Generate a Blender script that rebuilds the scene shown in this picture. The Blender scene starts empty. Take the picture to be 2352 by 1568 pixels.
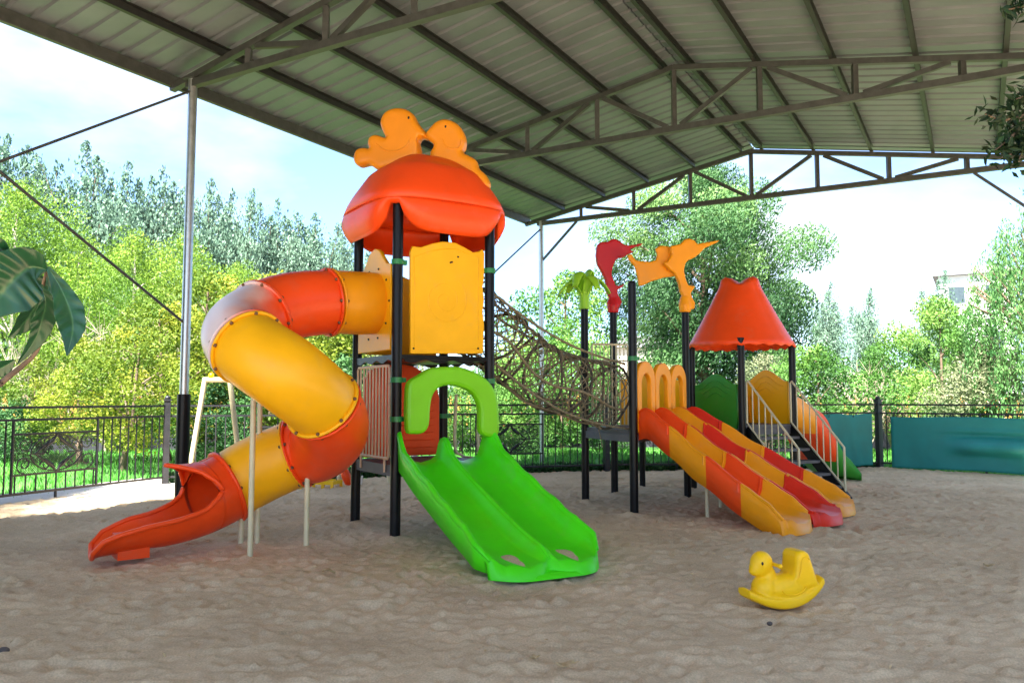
import bpy, math, random
import numpy as np
from mathutils import Vector, Matrix

R = math.radians
sc = bpy.context.scene
COL = sc.collection

# ------------------------------------------------------------------ camera
EYE = 1.5
FPX, CX, CY = 1850.0, 1176.0, 784.0          # focal length and centre for a 2352 px wide picture
PITCH = math.atan(131.0 / FPX)
cam = bpy.data.cameras.new('camera')
cam.sensor_width = 36.0
cam.lens = 36.0 * FPX / 2352.0
cam.clip_start = 0.05
cam.clip_end = 2000
camo = bpy.data.objects.new('camera', cam)
COL.objects.link(camo)
camo.location = (0, 0, EYE)
camo.rotation_euler = (R(90) + PITCH, 0, 0)
sc.camera = camo

# ------------------------------------------------------------------ light
SUN_EL, SUN_AZ = 57.0, 200.0       # azimuth measured clockwise from +Y: from behind the camera, left
EXPOSURE = 3.55
SKY_STRENGTH = 0.05
world = bpy.data.worlds.new('World')
sc.world = world
world.use_nodes = True
wn, wl = world.node_tree.nodes, world.node_tree.links
wn.clear()
w_out = wn.new('ShaderNodeOutputWorld')
w_bg = wn.new('ShaderNodeBackground')
w_sky = wn.new('ShaderNodeTexSky')
w_sky.sky_type = 'NISHITA'
w_sky.sun_disc = False
w_sky.sun_elevation = R(SUN_EL)
w_sky.sun_rotation = R(SUN_AZ)
w_sky.air_density = 0.75
w_sky.ozone_density = 2.0
w_sky.dust_density = 0.6
w_tc = wn.new('ShaderNodeTexCoord')
w_map = wn.new('ShaderNodeMapping')
w_map.inputs['Scale'].default_value = (1.0, 1.0, 2.4)
w_map.inputs['Location'].default_value = (2.1, 1.8, 0.0)
w_noise = wn.new('ShaderNodeTexNoise')
w_noise.inputs['Scale'].default_value = 2.3
w_noise.inputs['Detail'].default_value = 7
w_noise.inputs['Roughness'].default_value = 0.52
w_ramp = wn.new('ShaderNodeValToRGB')
w_ramp.color_ramp.elements[0].position = 0.43
w_ramp.color_ramp.elements[0].color = (0.12, 0.12, 0.12, 1)
w_ramp.color_ramp.elements[1].position = 0.70
w_ramp.color_ramp.elements[1].color = (1, 1, 1, 1)
w_mix = wn.new('ShaderNodeMixRGB')
w_mix.inputs['Color2'].default_value = (2.7, 2.85, 3.0, 1)      # bright thin cloud
wl.new(w_tc.outputs['Generated'], w_map.inputs['Vector'])
wl.new(w_map.outputs['Vector'], w_noise.inputs['Vector'])
wl.new(w_noise.outputs['Fac'], w_ramp.inputs['Fac'])
wl.new(w_ramp.outputs['Color'], w_mix.inputs['Fac'])
w_tint = wn.new('ShaderNodeMixRGB')
w_tint.blend_type = 'MULTIPLY'
w_tint.inputs['Fac'].default_value = 1.0
w_tint.inputs['Color2'].default_value = (0.64, 0.79, 0.92, 1)
wl.new(w_sky.outputs['Color'], w_tint.inputs['Color1'])
wl.new(w_tint.outputs['Color'], w_mix.inputs['Color1'])
wl.new(w_mix.outputs['Color'], w_bg.inputs['Color'])
w_bg.inputs['Strength'].default_value = SKY_STRENGTH
wl.new(w_bg.outputs['Background'], w_out.inputs['Surface'])

sun = bpy.data.lights.new('sun', 'SUN')
sun.energy = 3.0
sun.angle = R(3.0)
sun.color = (1.0, 0.95, 0.86)
suno = bpy.data.objects.new('sun', sun)
COL.objects.link(suno)
suno.location = (-20, -20, 30)
_az, _el = R(SUN_AZ), R(SUN_EL)
_sd = Vector((math.sin(_az) * math.cos(_el), math.cos(_az) * math.cos(_el), math.sin(_el)))
suno.rotation_euler = _sd.to_track_quat('Z', 'Y').to_euler()

sc.view_settings.view_transform = 'Standard'
sc.view_settings.look = 'None'
sc.view_settings.exposure = EXPOSURE
sc.view_settings.gamma = 1.0
sc.view_settings.use_curve_mapping = False
sc.cycles.max_bounces = 8
sc.cycles.diffuse_bounces = 4
sc.cycles.glossy_bounces = 3
sc.cycles.transmission_bounces = 4
sc.cycles.sample_clamp_indirect = 8.0

# ------------------------------------------------------------------ helpers
_c, _s = math.cos(PITCH), math.sin(PITCH)


def ray(x, y):
    up = CY - y
    return Vector((x - CX, FPX * _c - up * _s, FPX * _s + up * _c))


def at(x, y, Y):
    """point of the place seen at (x, y) that stands Y metres in front of the camera"""
    d = ray(x, y)
    t = Y / d.y
    return Vector((d.x * t, Y, EYE + d.z * t))


def gr(x, y, z=0.0):
    d = ray(x, y)
    t = (z - EYE) / d.z
    return Vector((d.x * t, d.y * t, z))


def on_plane(x, y, p, n):
    d = ray(x, y)
    o = Vector((0, 0, EYE))
    t = (p - o).dot(n) / d.dot(n)
    return o + d * t


def catmull(pts, per=8, closed=False):
    P = [Vector(p) for p in pts]
    n = len(P)
    out = []
    rng = range(n if closed else n - 1)
    for i in rng:
        if closed:
            a, b, c, d = P[(i - 1) % n], P[i], P[(i + 1) % n], P[(i + 2) % n]
        else:
            b, c = P[i], P[i + 1]
            a = P[i - 1] if i > 0 else b * 2 - c
            d = P[i + 2] if i + 2 < n else c * 2 - b
        for k in range(per):
            t = k / per
            out.append(0.5 * ((2 * b) + (c - a) * t + (2 * a - 5 * b + 4 * c - d) * t * t + (3 * b - a - 3 * c + d) * t ** 3))
    if not closed:
        out.append(P[-1].copy())
    return out


def interp(x, xs, ys):
    return float(np.interp(x, xs, ys))


ORG = {}            # world location of every object that has children


class MB:
    def __init__(s):
        s.v, s.f, s.m, s.sm = [], [], [], []

    def add(s, verts, faces, mi=0, smooth=True):
        o = len(s.v)
        s.v.extend([tuple(p) for p in verts])
        for f in faces:
            s.f.append([i + o for i in f])
            s.m.append(mi)
            s.sm.append(smooth)

    def box(s, c, size, rz=0.0, mi=0, M=None):
        hx, hy, hz = size[0] / 2, size[1] / 2, size[2] / 2
        rot = Matrix.Rotation(rz, 3, 'Z') if M is None else M
        c = Vector(c)
        vs = [c + rot @ Vector((sx * hx, sy * hy, sz * hz)) for sz in (-1, 1) for sy in (-1, 1) for sx in (-1, 1)]
        fs = [(0, 2, 3, 1), (4, 5, 7, 6), (0, 1, 5, 4), (2, 6, 7, 3), (0, 4, 6, 2), (1, 3, 7, 5)]
        s.add(vs, fs, mi, False)

    def beam(s, p, q, w, h, mi=0):
        p, q = Vector(p), Vector(q)
        d = (q - p)
        L = d.length
        d.normalize()
        up = Vector((0, 0, 1)) if abs(d.z) < 0.95 else Vector((0, 1, 0))
        side = d.cross(up).normalized()
        up = side.cross(d).normalized()
        M = Matrix((d, side, up)).transposed()
        s.box((p + q) / 2, (L, w, h), mi=mi, M=M)

    def tube(s, pts, r, n=8, mi=0, closed=False, caps=True):
        P = [Vector(p) for p in pts]
        N = len(P)
        rr = [r] * N if not hasattr(r, '__len__') else list(r)
        T = []
        for i in range(N):
            if closed:
                t = P[(i + 1) % N] - P[(i - 1) % N]
            else:
                t = P[min(i + 1, N - 1)] - P[max(i - 1, 0)]
            T.append(t.normalized())
        up = Vector((0, 0, 1)) if abs(T[0].z) < 0.9 else Vector((1, 0, 0))
        nrm = T[0].cross(up).normalized()
        verts = []
        for i in range(N):
            nrm = (nrm - T[i] * nrm.dot(T[i])).normalized()
            b = T[i].cross(nrm)
            for k in range(n):
                a = 2 * math.pi * k / n
                verts.append(P[i] + (nrm * math.cos(a) + b * math.sin(a)) * rr[i])
        faces = []
        for i in range(N if closed else N - 1):
            j = (i + 1) % N
            for k in range(n):
                k2 = (k + 1) % n
                faces.append((i * n + k, i * n + k2, j * n + k2, j * n + k))
        s.add(verts, faces, mi, True)
        if caps and not closed:
            s.add(verts[:n], [tuple(range(n - 1, -1, -1))], mi, False)
            s.add(verts[-n:], [tuple(range(n))], mi, False)

    def grid(s, rows, mi=0, closed_u=False, smooth=True, mis=None):
        n = len(rows[0])
        verts = [p for r in rows for p in r]
        o = len(s.v)
        s.v.extend([tuple(p) for p in verts])
        for i in range(len(rows) - 1):
            for k in range(n if closed_u else n - 1):
                k2 = (k + 1) % n
                s.f.append([o + i * n + k, o + i * n + k2, o + (i + 1) * n + k2, o + (i + 1) * n + k])
                s.m.append(mi if mis is None else mis[i])
                s.sm.append(smooth)

    def ball(s, c, r, nu=16, nv=10, mi=0, M=None):
        c = Vector(c)
        rx, ry, rz = (r, r, r) if not hasattr(r, '__len__') else r
        rows = []
        for j in range(nv + 1):
            th = math.pi * j / nv
            row = []
            for k in range(nu):
                ph = 2 * math.pi * k / nu
                p = Vector((rx * math.sin(th) * math.cos(ph), ry * math.sin(th) * math.sin(ph), rz * math.cos(th)))
                row.append(c + (M @ p if M is not None else p))
            rows.append(row)
        s.grid(rows, mi, closed_u=True)

    def prism(s, outline, n, thick, bevel=0.0, mi=0):
        """a flat outline (3-D points on a plane with normal n) given a thickness and rounded edges"""
        P = [Vector(p) for p in outline]
        N = len(P)
        n = Vector(n).normalized()
        area = Vector((0, 0, 0))
        for i in range(N):
            area += P[i].cross(P[(i + 1) % N])
        if area.dot(n) < 0:
            P.reverse()
        ins = []
        for i in range(N):
            t = (P[(i + 1) % N] - P[i - 1]).normalized()
            ins.append(n.cross(t))
        layers = []
        if bevel > 0:
            for off, h in ((bevel, 1.0), (bevel * .3, 1.0 - .3 * bevel / (thick / 2)), (0, 1 - bevel / (thick / 2)),
                           (0, -1 + bevel / (thick / 2)), (bevel * .3, -1.0 + .3 * bevel / (thick / 2)), (bevel, -1.0)):
                layers.append([P[i] + ins[i] * off + n * (h * thick / 2) for i in range(N)])
        else:
            layers = [[p + n * thick / 2 for p in P], [p - n * thick / 2 for p in P]]
        for a in range(len(layers) - 1):
            vs = layers[a] + layers[a + 1]
            s.add(vs, [(i, N + i, N + (i + 1) % N, (i + 1) % N) for i in range(N)], mi, bevel > 0)
        s.add(layers[0], [tuple(range(N))], mi, False)
        s.add(layers[-1], [tuple(range(N - 1, -1, -1))], mi, False)

    def build(s, name, mats, parent=None, loc=None):
        if parent is not None:
            o0 = Vector(ORG[parent.name])
        else:
            o0 = Vector(loc) if loc is not None else Vector((0, 0, 0))
        me = bpy.data.meshes.new(name)
        me.from_pydata([(p[0] - o0.x, p[1] - o0.y, p[2] - o0.z) for p in s.v], [], s.f)
        if not isinstance(mats, (list, tuple)):
            mats = [mats]
        for m in mats:
            me.materials.append(m)
        me.polygons.foreach_set('material_index', s.m)
        me.polygons.foreach_set('use_smooth', s.sm)
        me.update()
        o = bpy.data.objects.new(name, me)
        COL.objects.link(o)
        if parent is not None:
            o.parent = parent
        else:
            o.location = o0
        ORG[o.name] = tuple(o0)
        return o


def thing(name, loc, label, cat, group=None):
    o = bpy.data.objects.new(name, None)
    o.empty_display_size = 0.2
    COL.objects.link(o)
    o.location = loc
    o['label'] = label
    o['category'] = cat
    if group:
        o['group'] = group
    ORG[o.name] = tuple(loc)
    return o


def tag(o, label, cat, group=None):
    o['label'] = label
    o['category'] = cat
    if group:
        o['group'] = group
    return o


def struct(o):
    o['kind'] = 'structure'
    return o


def solidify(o, t, off=-1):
    m = o.modifiers.new('solid', 'SOLIDIFY')
    m.thickness = t
    m.offset = off
    return o


def melt(o, voxel=0.012, it=8):
    """fuse the pieces of one moulded body into one smooth skin"""
    m = o.modifiers.new('fuse', 'REMESH')
    m.mode = 'VOXEL'
    m.voxel_size = voxel
    m.use_smooth_shade = True
    k = o.modifiers.new('soft', 'SMOOTH')
    k.factor = 0.5
    k.iterations = it
    return o


def bevel(o, w, seg=2):
    m = o.modifiers.new('bevel', 'BEVEL')
    m.width = w
    m.segments = seg
    m.limit_method = 'ANGLE'
    return o


# ------------------------------------------------------------------ materials
def mat_new(name):
    m = bpy.data.materials.new(name)
    m.use_nodes = True
    nt = m.node_tree
    nt.nodes.clear()
    out = nt.nodes.new('ShaderNodeOutputMaterial')
    return m, nt, nt.nodes, nt.links, out


def mat_plain(name, col, rough=0.5, metal=0.0, var=0.12, scale=6.0, bump=0.0, bscale=60.0, spec=0.5, dust=None, coat=0.0):
    m, nt, N, L, out = mat_new(name)
    p = N.new('ShaderNodeBsdfPrincipled')
    L.new(p.outputs[0], out.inputs[0])
    tc = N.new('ShaderNodeTexCoord')
    nz = N.new('ShaderNodeTexNoise')
    nz.inputs['Scale'].default_value = scale
    nz.inputs['Detail'].default_value = 5
    nz.inputs['Roughness'].default_value = 0.6
    L.new(tc.outputs['Object'], nz.inputs['Vector'])
    rp = N.new('ShaderNodeValToRGB')
    rp.color_ramp.elements[0].position = 0.3
    rp.color_ramp.elements[1].position = 0.72
    rp.color_ramp.elements[0].color = tuple(c * (1 - var) for c in col) + (1,)
    rp.color_ramp.elements[1].color = tuple(min(1, c * (1 + var)) for c in col) + (1,)
    L.new(nz.outputs['Fac'], rp.inputs['Fac'])
    src = rp.outputs['Color']
    if dust is not None:
        n2 = N.new('ShaderNodeTexNoise')
        n2.inputs['Scale'].default_value = 3.5
        n2.inputs['Detail'].default_value = 8
        n2.inputs['Roughness'].default_value = 0.7
        L.new(tc.outputs['Object'], n2.inputs['Vector'])
        r2 = N.new('ShaderNodeMapRange')
        r2.inputs['From Min'].default_value = 0.55
        r2.inputs['From Max'].default_value = 0.8
        r2.inputs['To Max'].default_value = dust
        L.new(n2.outputs['Fac'], r2.inputs['Value'])
        mx = N.new('ShaderNodeMixRGB')
        mx.inputs['Color2'].default_value = (0.42, 0.34, 0.27, 1)
        L.new(r2.outputs[0], mx.inputs['Fac'])
        L.new(src, mx.inputs['Color1'])
        src = mx.outputs['Color']
    L.new(src, p.inputs['Base Color'])
    rr = N.new('ShaderNodeMapRange')
    rr.inputs['To Min'].default_value = max(0.03, rough - 0.08)
    rr.inputs['To Max'].default_value = min(1.0, rough + 0.12)
    L.new(nz.outputs['Fac'], rr.inputs['Value'])
    L.new(rr.outputs[0], p.inputs['Roughness'])
    p.inputs['Metallic'].default_value = metal
    p.inputs['Specular IOR Level'].default_value = spec
    p.inputs['Coat Weight'].default_value = coat
    p.inputs['Coat Roughness'].default_value = 0.12
    if bump > 0:
        n3 = N.new('ShaderNodeTexNoise')
        n3.inputs['Scale'].default_value = bscale
        n3.inputs['Detail'].default_value = 4
        L.new(tc.outputs['Object'], n3.inputs['Vector'])
        b = N.new('ShaderNodeBump')
        b.inputs['Strength'].default_value = bump
        b.inputs['Distance'].default_value = 0.01
        L.new(n3.outputs['Fac'], b.inputs['Height'])
        L.new(b.outputs[0], p.inputs['Normal'])
    return m


def plastic(name, col, rough=0.36, coat=0.0, dust=0.10, var=0.07, spec=0.32):
    return mat_plain(name, col, rough=rough, var=var, scale=2.5, bump=0.06, bscale=25, dust=dust * 1.5, coat=coat, spec=spec)


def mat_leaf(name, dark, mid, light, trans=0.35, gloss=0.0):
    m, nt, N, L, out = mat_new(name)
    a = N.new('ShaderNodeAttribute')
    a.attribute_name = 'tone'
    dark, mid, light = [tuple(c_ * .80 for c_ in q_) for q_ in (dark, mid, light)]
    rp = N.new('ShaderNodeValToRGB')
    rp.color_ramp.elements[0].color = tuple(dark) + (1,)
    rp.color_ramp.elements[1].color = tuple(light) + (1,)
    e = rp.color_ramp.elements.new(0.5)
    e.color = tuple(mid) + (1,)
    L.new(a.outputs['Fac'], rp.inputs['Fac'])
    d = N.new('ShaderNodeBsdfPrincipled')
    d.inputs['Roughness'].default_value = 0.55
    d.inputs['Specular IOR Level'].default_value = 0.3
    L.new(rp.outputs['Color'], d.inputs['Base Color'])
    t = N.new('ShaderNodeBsdfTranslucent')
    L.new(rp.outputs['Color'], t.inputs['Color'])
    mx = N.new('ShaderNodeMixShader')
    mx.inputs['Fac'].default_value = trans
    L.new(d.outputs[0], mx.inputs[1])
    L.new(t.outputs[0], mx.inputs[2])
    L.new(mx.outputs[0], out.inputs[0])
    return m


RED = plastic('red_orange_plastic', (0.92, 0.075, 0.008))
ORANGE = plastic('orange_yellow_plastic', (0.90, 0.33, 0.006))
YELLOW = plastic('warm_yellow_plastic', (0.95, 0.46, 0.005))
BIRDY = plastic('bird_yellow_plastic', (0.80, 0.27, 0.008))
DEEPRED = plastic('deep_red_plastic', (0.74, 0.028, 0.010))
CRIMSON = plastic('crimson_plastic', (0.55, 0.010, 0.018))
LIME = plastic('lime_green_plastic', (0.075, 0.80, 0.008))
OLIVELIME = plastic('leaf_green_plastic', (0.20, 0.60, 0.01))
GREEN = plastic('dark_green_plastic', (0.03, 0.26, 0.02))
PALMG = plastic('palm_green_plastic', (0.30, 0.62, 0.03))
DUCKY = plastic('lemon_yellow_plastic', (0.95, 0.56, 0.006), rough=0.4, dust=0.12)
WHITEP = plastic('white_plastic', (0.75, 0.72, 0.68))
BLACKPOST = mat_plain('black_painted_steel', (0.006, 0.006, 0.008), rough=0.30, var=0.3, bump=0.03, spec=0.22)
COLLAR = mat_plain('green_clamp_plastic', (0.015, 0.20, 0.05), rough=0.4)
BEIGE = mat_plain('beige_painted_steel', (0.62, 0.56, 0.36), rough=0.4, var=0.1)
PINKBAR = mat_plain('faded_cream_steel', (0.70, 0.50, 0.34), rough=0.45, var=0.08)
DECKM = mat_plain('dark_grey_deck', (0.09, 0.09, 0.10), rough=0.6, var=0.25)
ROPE = mat_plain('weathered_rope', (0.22, 0.18, 0.11), rough=0.9, var=0.4, scale=30, bump=0.4, bscale=120)
DARKROPE = mat_plain('dark_thick_rope', (0.075, 0.06, 0.042), rough=0.9, var=0.35, scale=30, bump=0.4, bscale=120)
STEELGREY = mat_plain('grey_painted_truss_steel', (0.070, 0.073, 0.072), rough=0.42, var=0.25, scale=8, metal=0.2)
PURLIN = mat_plain('dark_purlin_steel', (0.019, 0.020, 0.021), rough=0.45, var=0.3, scale=9)
GALV = mat_plain('galvanised_pole', (0.55, 0.57, 0.58), rough=0.3, metal=0.85, var=0.12, scale=14)
FENCEM = mat_plain('black_fence_iron', (0.012, 0.013, 0.017), rough=0.45, var=0.3)
BOLTM = mat_plain('rusty_bolt', (0.16, 0.07, 0.03), rough=0.5)
EYEM = mat_plain('dark_eye', (0.02, 0.008, 0.006), rough=0.2)
WOODY = mat_plain('yellow_painted_wood', (0.50, 0.26, 0.06), rough=0.7, var=0.3, scale=12)
DARKBASE = mat_plain('dark_painted_base', (0.035, 0.035, 0.05), rough=0.7, var=0.3)
BARK = mat_plain('brown_bark', (0.16, 0.11, 0.075), rough=0.9, var=0.4, scale=18, bump=0.6, bscale=40)
PALEBARK = mat_plain('pale_bark', (0.38, 0.33, 0.27), rough=0.9, var=0.3, scale=14, bump=0.5, bscale=40)
WALLP = mat_plain('pale_render', (0.62, 0.56, 0.48), rough=0.85, var=0.1, scale=1.5, bump=0.1)
WALLW = mat_plain('white_render', (0.74, 0.73, 0.72), rough=0.85, var=0.08, scale=1.0)
ROOFT = mat_plain('grey_roofing', (0.20, 0.20, 0.22), rough=0.7, var=0.2)
GLASS = mat_plain('window_glass', (0.05, 0.07, 0.08), rough=0.08, var=0.2)
TWIG = mat_plain('dry_twig', (0.40, 0.33, 0.26), rough=0.9, var=0.3, scale=15)
CONC = mat_plain('pale_concrete', (0.42, 0.39, 0.36), rough=0.9, var=0.12, scale=4, bump=0.2)
DRYLEAF = mat_plain('dry_leaf', (0.55, 0.40, 0.22), rough=0.8, var=0.3, scale=20)
STONE = mat_plain('dark_stone', (0.10, 0.08, 0.07), rough=0.9, var=0.3, scale=20)

# red plastic turning pale pinkish white towards its left side
PALERED, nt, N, L, out = mat_new('pale_to_red_plastic')
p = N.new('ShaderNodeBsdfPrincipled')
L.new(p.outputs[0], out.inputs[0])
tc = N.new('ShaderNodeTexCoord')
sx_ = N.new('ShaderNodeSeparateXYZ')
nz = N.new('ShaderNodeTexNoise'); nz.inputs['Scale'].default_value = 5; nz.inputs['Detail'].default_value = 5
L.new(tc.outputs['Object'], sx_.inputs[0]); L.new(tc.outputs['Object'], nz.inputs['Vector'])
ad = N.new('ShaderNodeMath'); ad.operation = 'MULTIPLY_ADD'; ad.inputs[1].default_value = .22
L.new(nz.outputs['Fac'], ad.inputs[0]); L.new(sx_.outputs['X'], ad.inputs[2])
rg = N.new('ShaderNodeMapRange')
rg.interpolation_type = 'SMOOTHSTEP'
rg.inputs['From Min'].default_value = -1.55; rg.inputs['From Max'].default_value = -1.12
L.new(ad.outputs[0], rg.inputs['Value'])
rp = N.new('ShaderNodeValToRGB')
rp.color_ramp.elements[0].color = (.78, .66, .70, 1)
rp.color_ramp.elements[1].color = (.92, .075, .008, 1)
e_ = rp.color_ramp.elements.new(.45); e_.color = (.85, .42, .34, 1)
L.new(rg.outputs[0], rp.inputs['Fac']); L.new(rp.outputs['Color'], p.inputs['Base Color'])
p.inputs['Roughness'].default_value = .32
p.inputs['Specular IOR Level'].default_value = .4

# sand
SAND, nt, N, L, out = mat_new('trampled_sand')
p = N.new('ShaderNodeBsdfPrincipled')
L.new(p.outputs[0], out.inputs[0])
tc = N.new('ShaderNodeTexCoord')
n1 = N.new('ShaderNodeTexNoise'); n1.inputs['Scale'].default_value = 0.9; n1.inputs['Detail'].default_value = 6
n2 = N.new('ShaderNodeTexNoise'); n2.inputs['Scale'].default_value = 90; n2.inputs['Detail'].default_value = 3
n3 = N.new('ShaderNodeTexNoise'); n3.inputs['Scale'].default_value = 14; n3.inputs['Detail'].default_value = 6
for q in (n1, n2, n3):
    L.new(tc.outputs['Object'], q.inputs['Vector'])
r1 = N.new('ShaderNodeValToRGB')
r1.color_ramp.elements[0].position = 0.3; r1.color_ramp.elements[0].color = (0.52, 0.39, 0.25, 1)
r1.color_ramp.elements[1].position = 0.7; r1.color_ramp.elements[1].color = (0.70, 0.535, 0.35, 1)
L.new(n1.outputs['Fac'], r1.inputs['Fac'])
r2 = N.new('ShaderNodeValToRGB')
r2.color_ramp.elements[0].position = 0.35; r2.color_ramp.elements[0].color = (0.82, 0.82, 0.82, 1)
r2.color_ramp.elements[1].position = 0.7; r2.color_ramp.elements[1].color = (1.1, 1.1, 1.1, 1)
L.new(n2.outputs['Fac'], r2.inputs['Fac'])
mx = N.new('ShaderNodeMixRGB'); mx.blend_type = 'MULTIPLY'; mx.inputs['Fac'].default_value = 1.0
L.new(r1.outputs['Color'], mx.inputs['Color1']); L.new(r2.outputs['Color'], mx.inputs['Color2'])
L.new(mx.outputs['Color'], p.inputs['Base Color'])
p.inputs['Roughness'].default_value = 0.95
p.inputs['Specular IOR Level'].default_value = 0.15
b1 = N.new('ShaderNodeBump'); b1.inputs['Strength'].default_value = 0.5; b1.inputs['Distance'].default_value = 0.02
b2 = N.new('ShaderNodeBump'); b2.inputs['Strength'].default_value = 0.35; b2.inputs['Distance'].default_value = 0.006
L.new(n3.outputs['Fac'], b1.inputs['Height']); L.new(n2.outputs['Fac'], b2.inputs['Height'])
L.new(b1.outputs[0], b2.inputs['Normal']); L.new(b2.outputs[0], p.inputs['Normal'])

# lawn
LAWN, nt, N, L, out = mat_new('mown_lawn')
p = N.new('ShaderNodeBsdfPrincipled')
L.new(p.outputs[0], out.inputs[0])
tc = N.new('ShaderNodeTexCoord')
n1 = N.new('ShaderNodeTexNoise'); n1.inputs['Scale'].default_value = 0.35; n1.inputs['Detail'].default_value = 7
n2 = N.new('ShaderNodeTexNoise'); n2.inputs['Scale'].default_value = 25; n2.inputs['Detail'].default_value = 4
L.new(tc.outputs['Object'], n1.inputs['Vector']); L.new(tc.outputs['Object'], n2.inputs['Vector'])
r1 = N.new('ShaderNodeValToRGB')
r1.color_ramp.elements[0].position = 0.3; r1.color_ramp.elements[0].color = (0.03, 0.13, 0.02, 1)
r1.color_ramp.elements[1].position = 0.7; r1.color_ramp.elements[1].color = (0.075, 0.22, 0.04, 1)
L.new(n1.outputs['Fac'], r1.inputs['Fac'])
L.new(r1.outputs['Color'], p.inputs['Base Color'])
p.inputs['Roughness'].default_value = 0.9
b1 = N.new('ShaderNodeBump'); b1.inputs['Strength'].default_value = 0.8; b1.inputs['Distance'].default_value = 0.05
L.new(n2.outputs['Fac'], b1.inputs['Height']); L.new(b1.outputs[0], p.inputs['Normal'])

EARTH = mat_plain('dusty_earth', (0.19, 0.17, 0.125), rough=0.95, var=0.25, scale=0.4, bump=0.3, bscale=6)
# roof sheet underside: weathered painted steel with streaks along the ribs
SHEET = mat_plain('roof_sheet_steel', (0.172, 0.195, 0.225), rough=0.42, metal=0.25, var=0.16, scale=1.3, bump=0.05, bscale=8)
TEAL = mat_plain('teal_tarpaulin', (0.012, 0.215, 0.20), rough=0.55, var=0.12, scale=2.0, bump=0.12, bscale=12)

# ------------------------------------------------------------------ ground
rng = np.random.default_rng(7)
FENCE = [(-9.35, 6.35), (-6.12, 14.35), (1.98, 17.0), (7.95, 17.55), (13.9, 12.0)]      # line of the inner fence


def inside(px, py):
    poly = [(-9.35, -14), ] + FENCE + [(13.9, -14)]
    c = np.zeros(px.shape, bool)
    n = len(poly)
    for i in range(n):
        x1, y1 = poly[i]
        x2, y2 = poly[(i + 1) % n]
        if y1 == y2:
            continue
        cond = ((y1 > py) != (y2 > py)) & (px < (x2 - x1) * (py - y1) / (y2 - y1) + x1)
        c ^= cond
    return c


def vnoise(x, y, seed):
    r = np.random.default_rng(seed)
    tab = r.random((256, 256))
    xi, yi = np.floor(x).astype(int), np.floor(y).astype(int)
    fx, fy = x - xi, y - yi
    fx, fy = fx * fx * (3 - 2 * fx), fy * fy * (3 - 2 * fy)
    g = lambda a, b: tab[a % 256, b % 256]
    return (g(xi, yi) * (1 - fx) + g(xi + 1, yi) * fx) * (1 - fy) + (g(xi, yi + 1) * (1 - fx) + g(xi + 1, yi + 1) * fx) * fy


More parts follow.
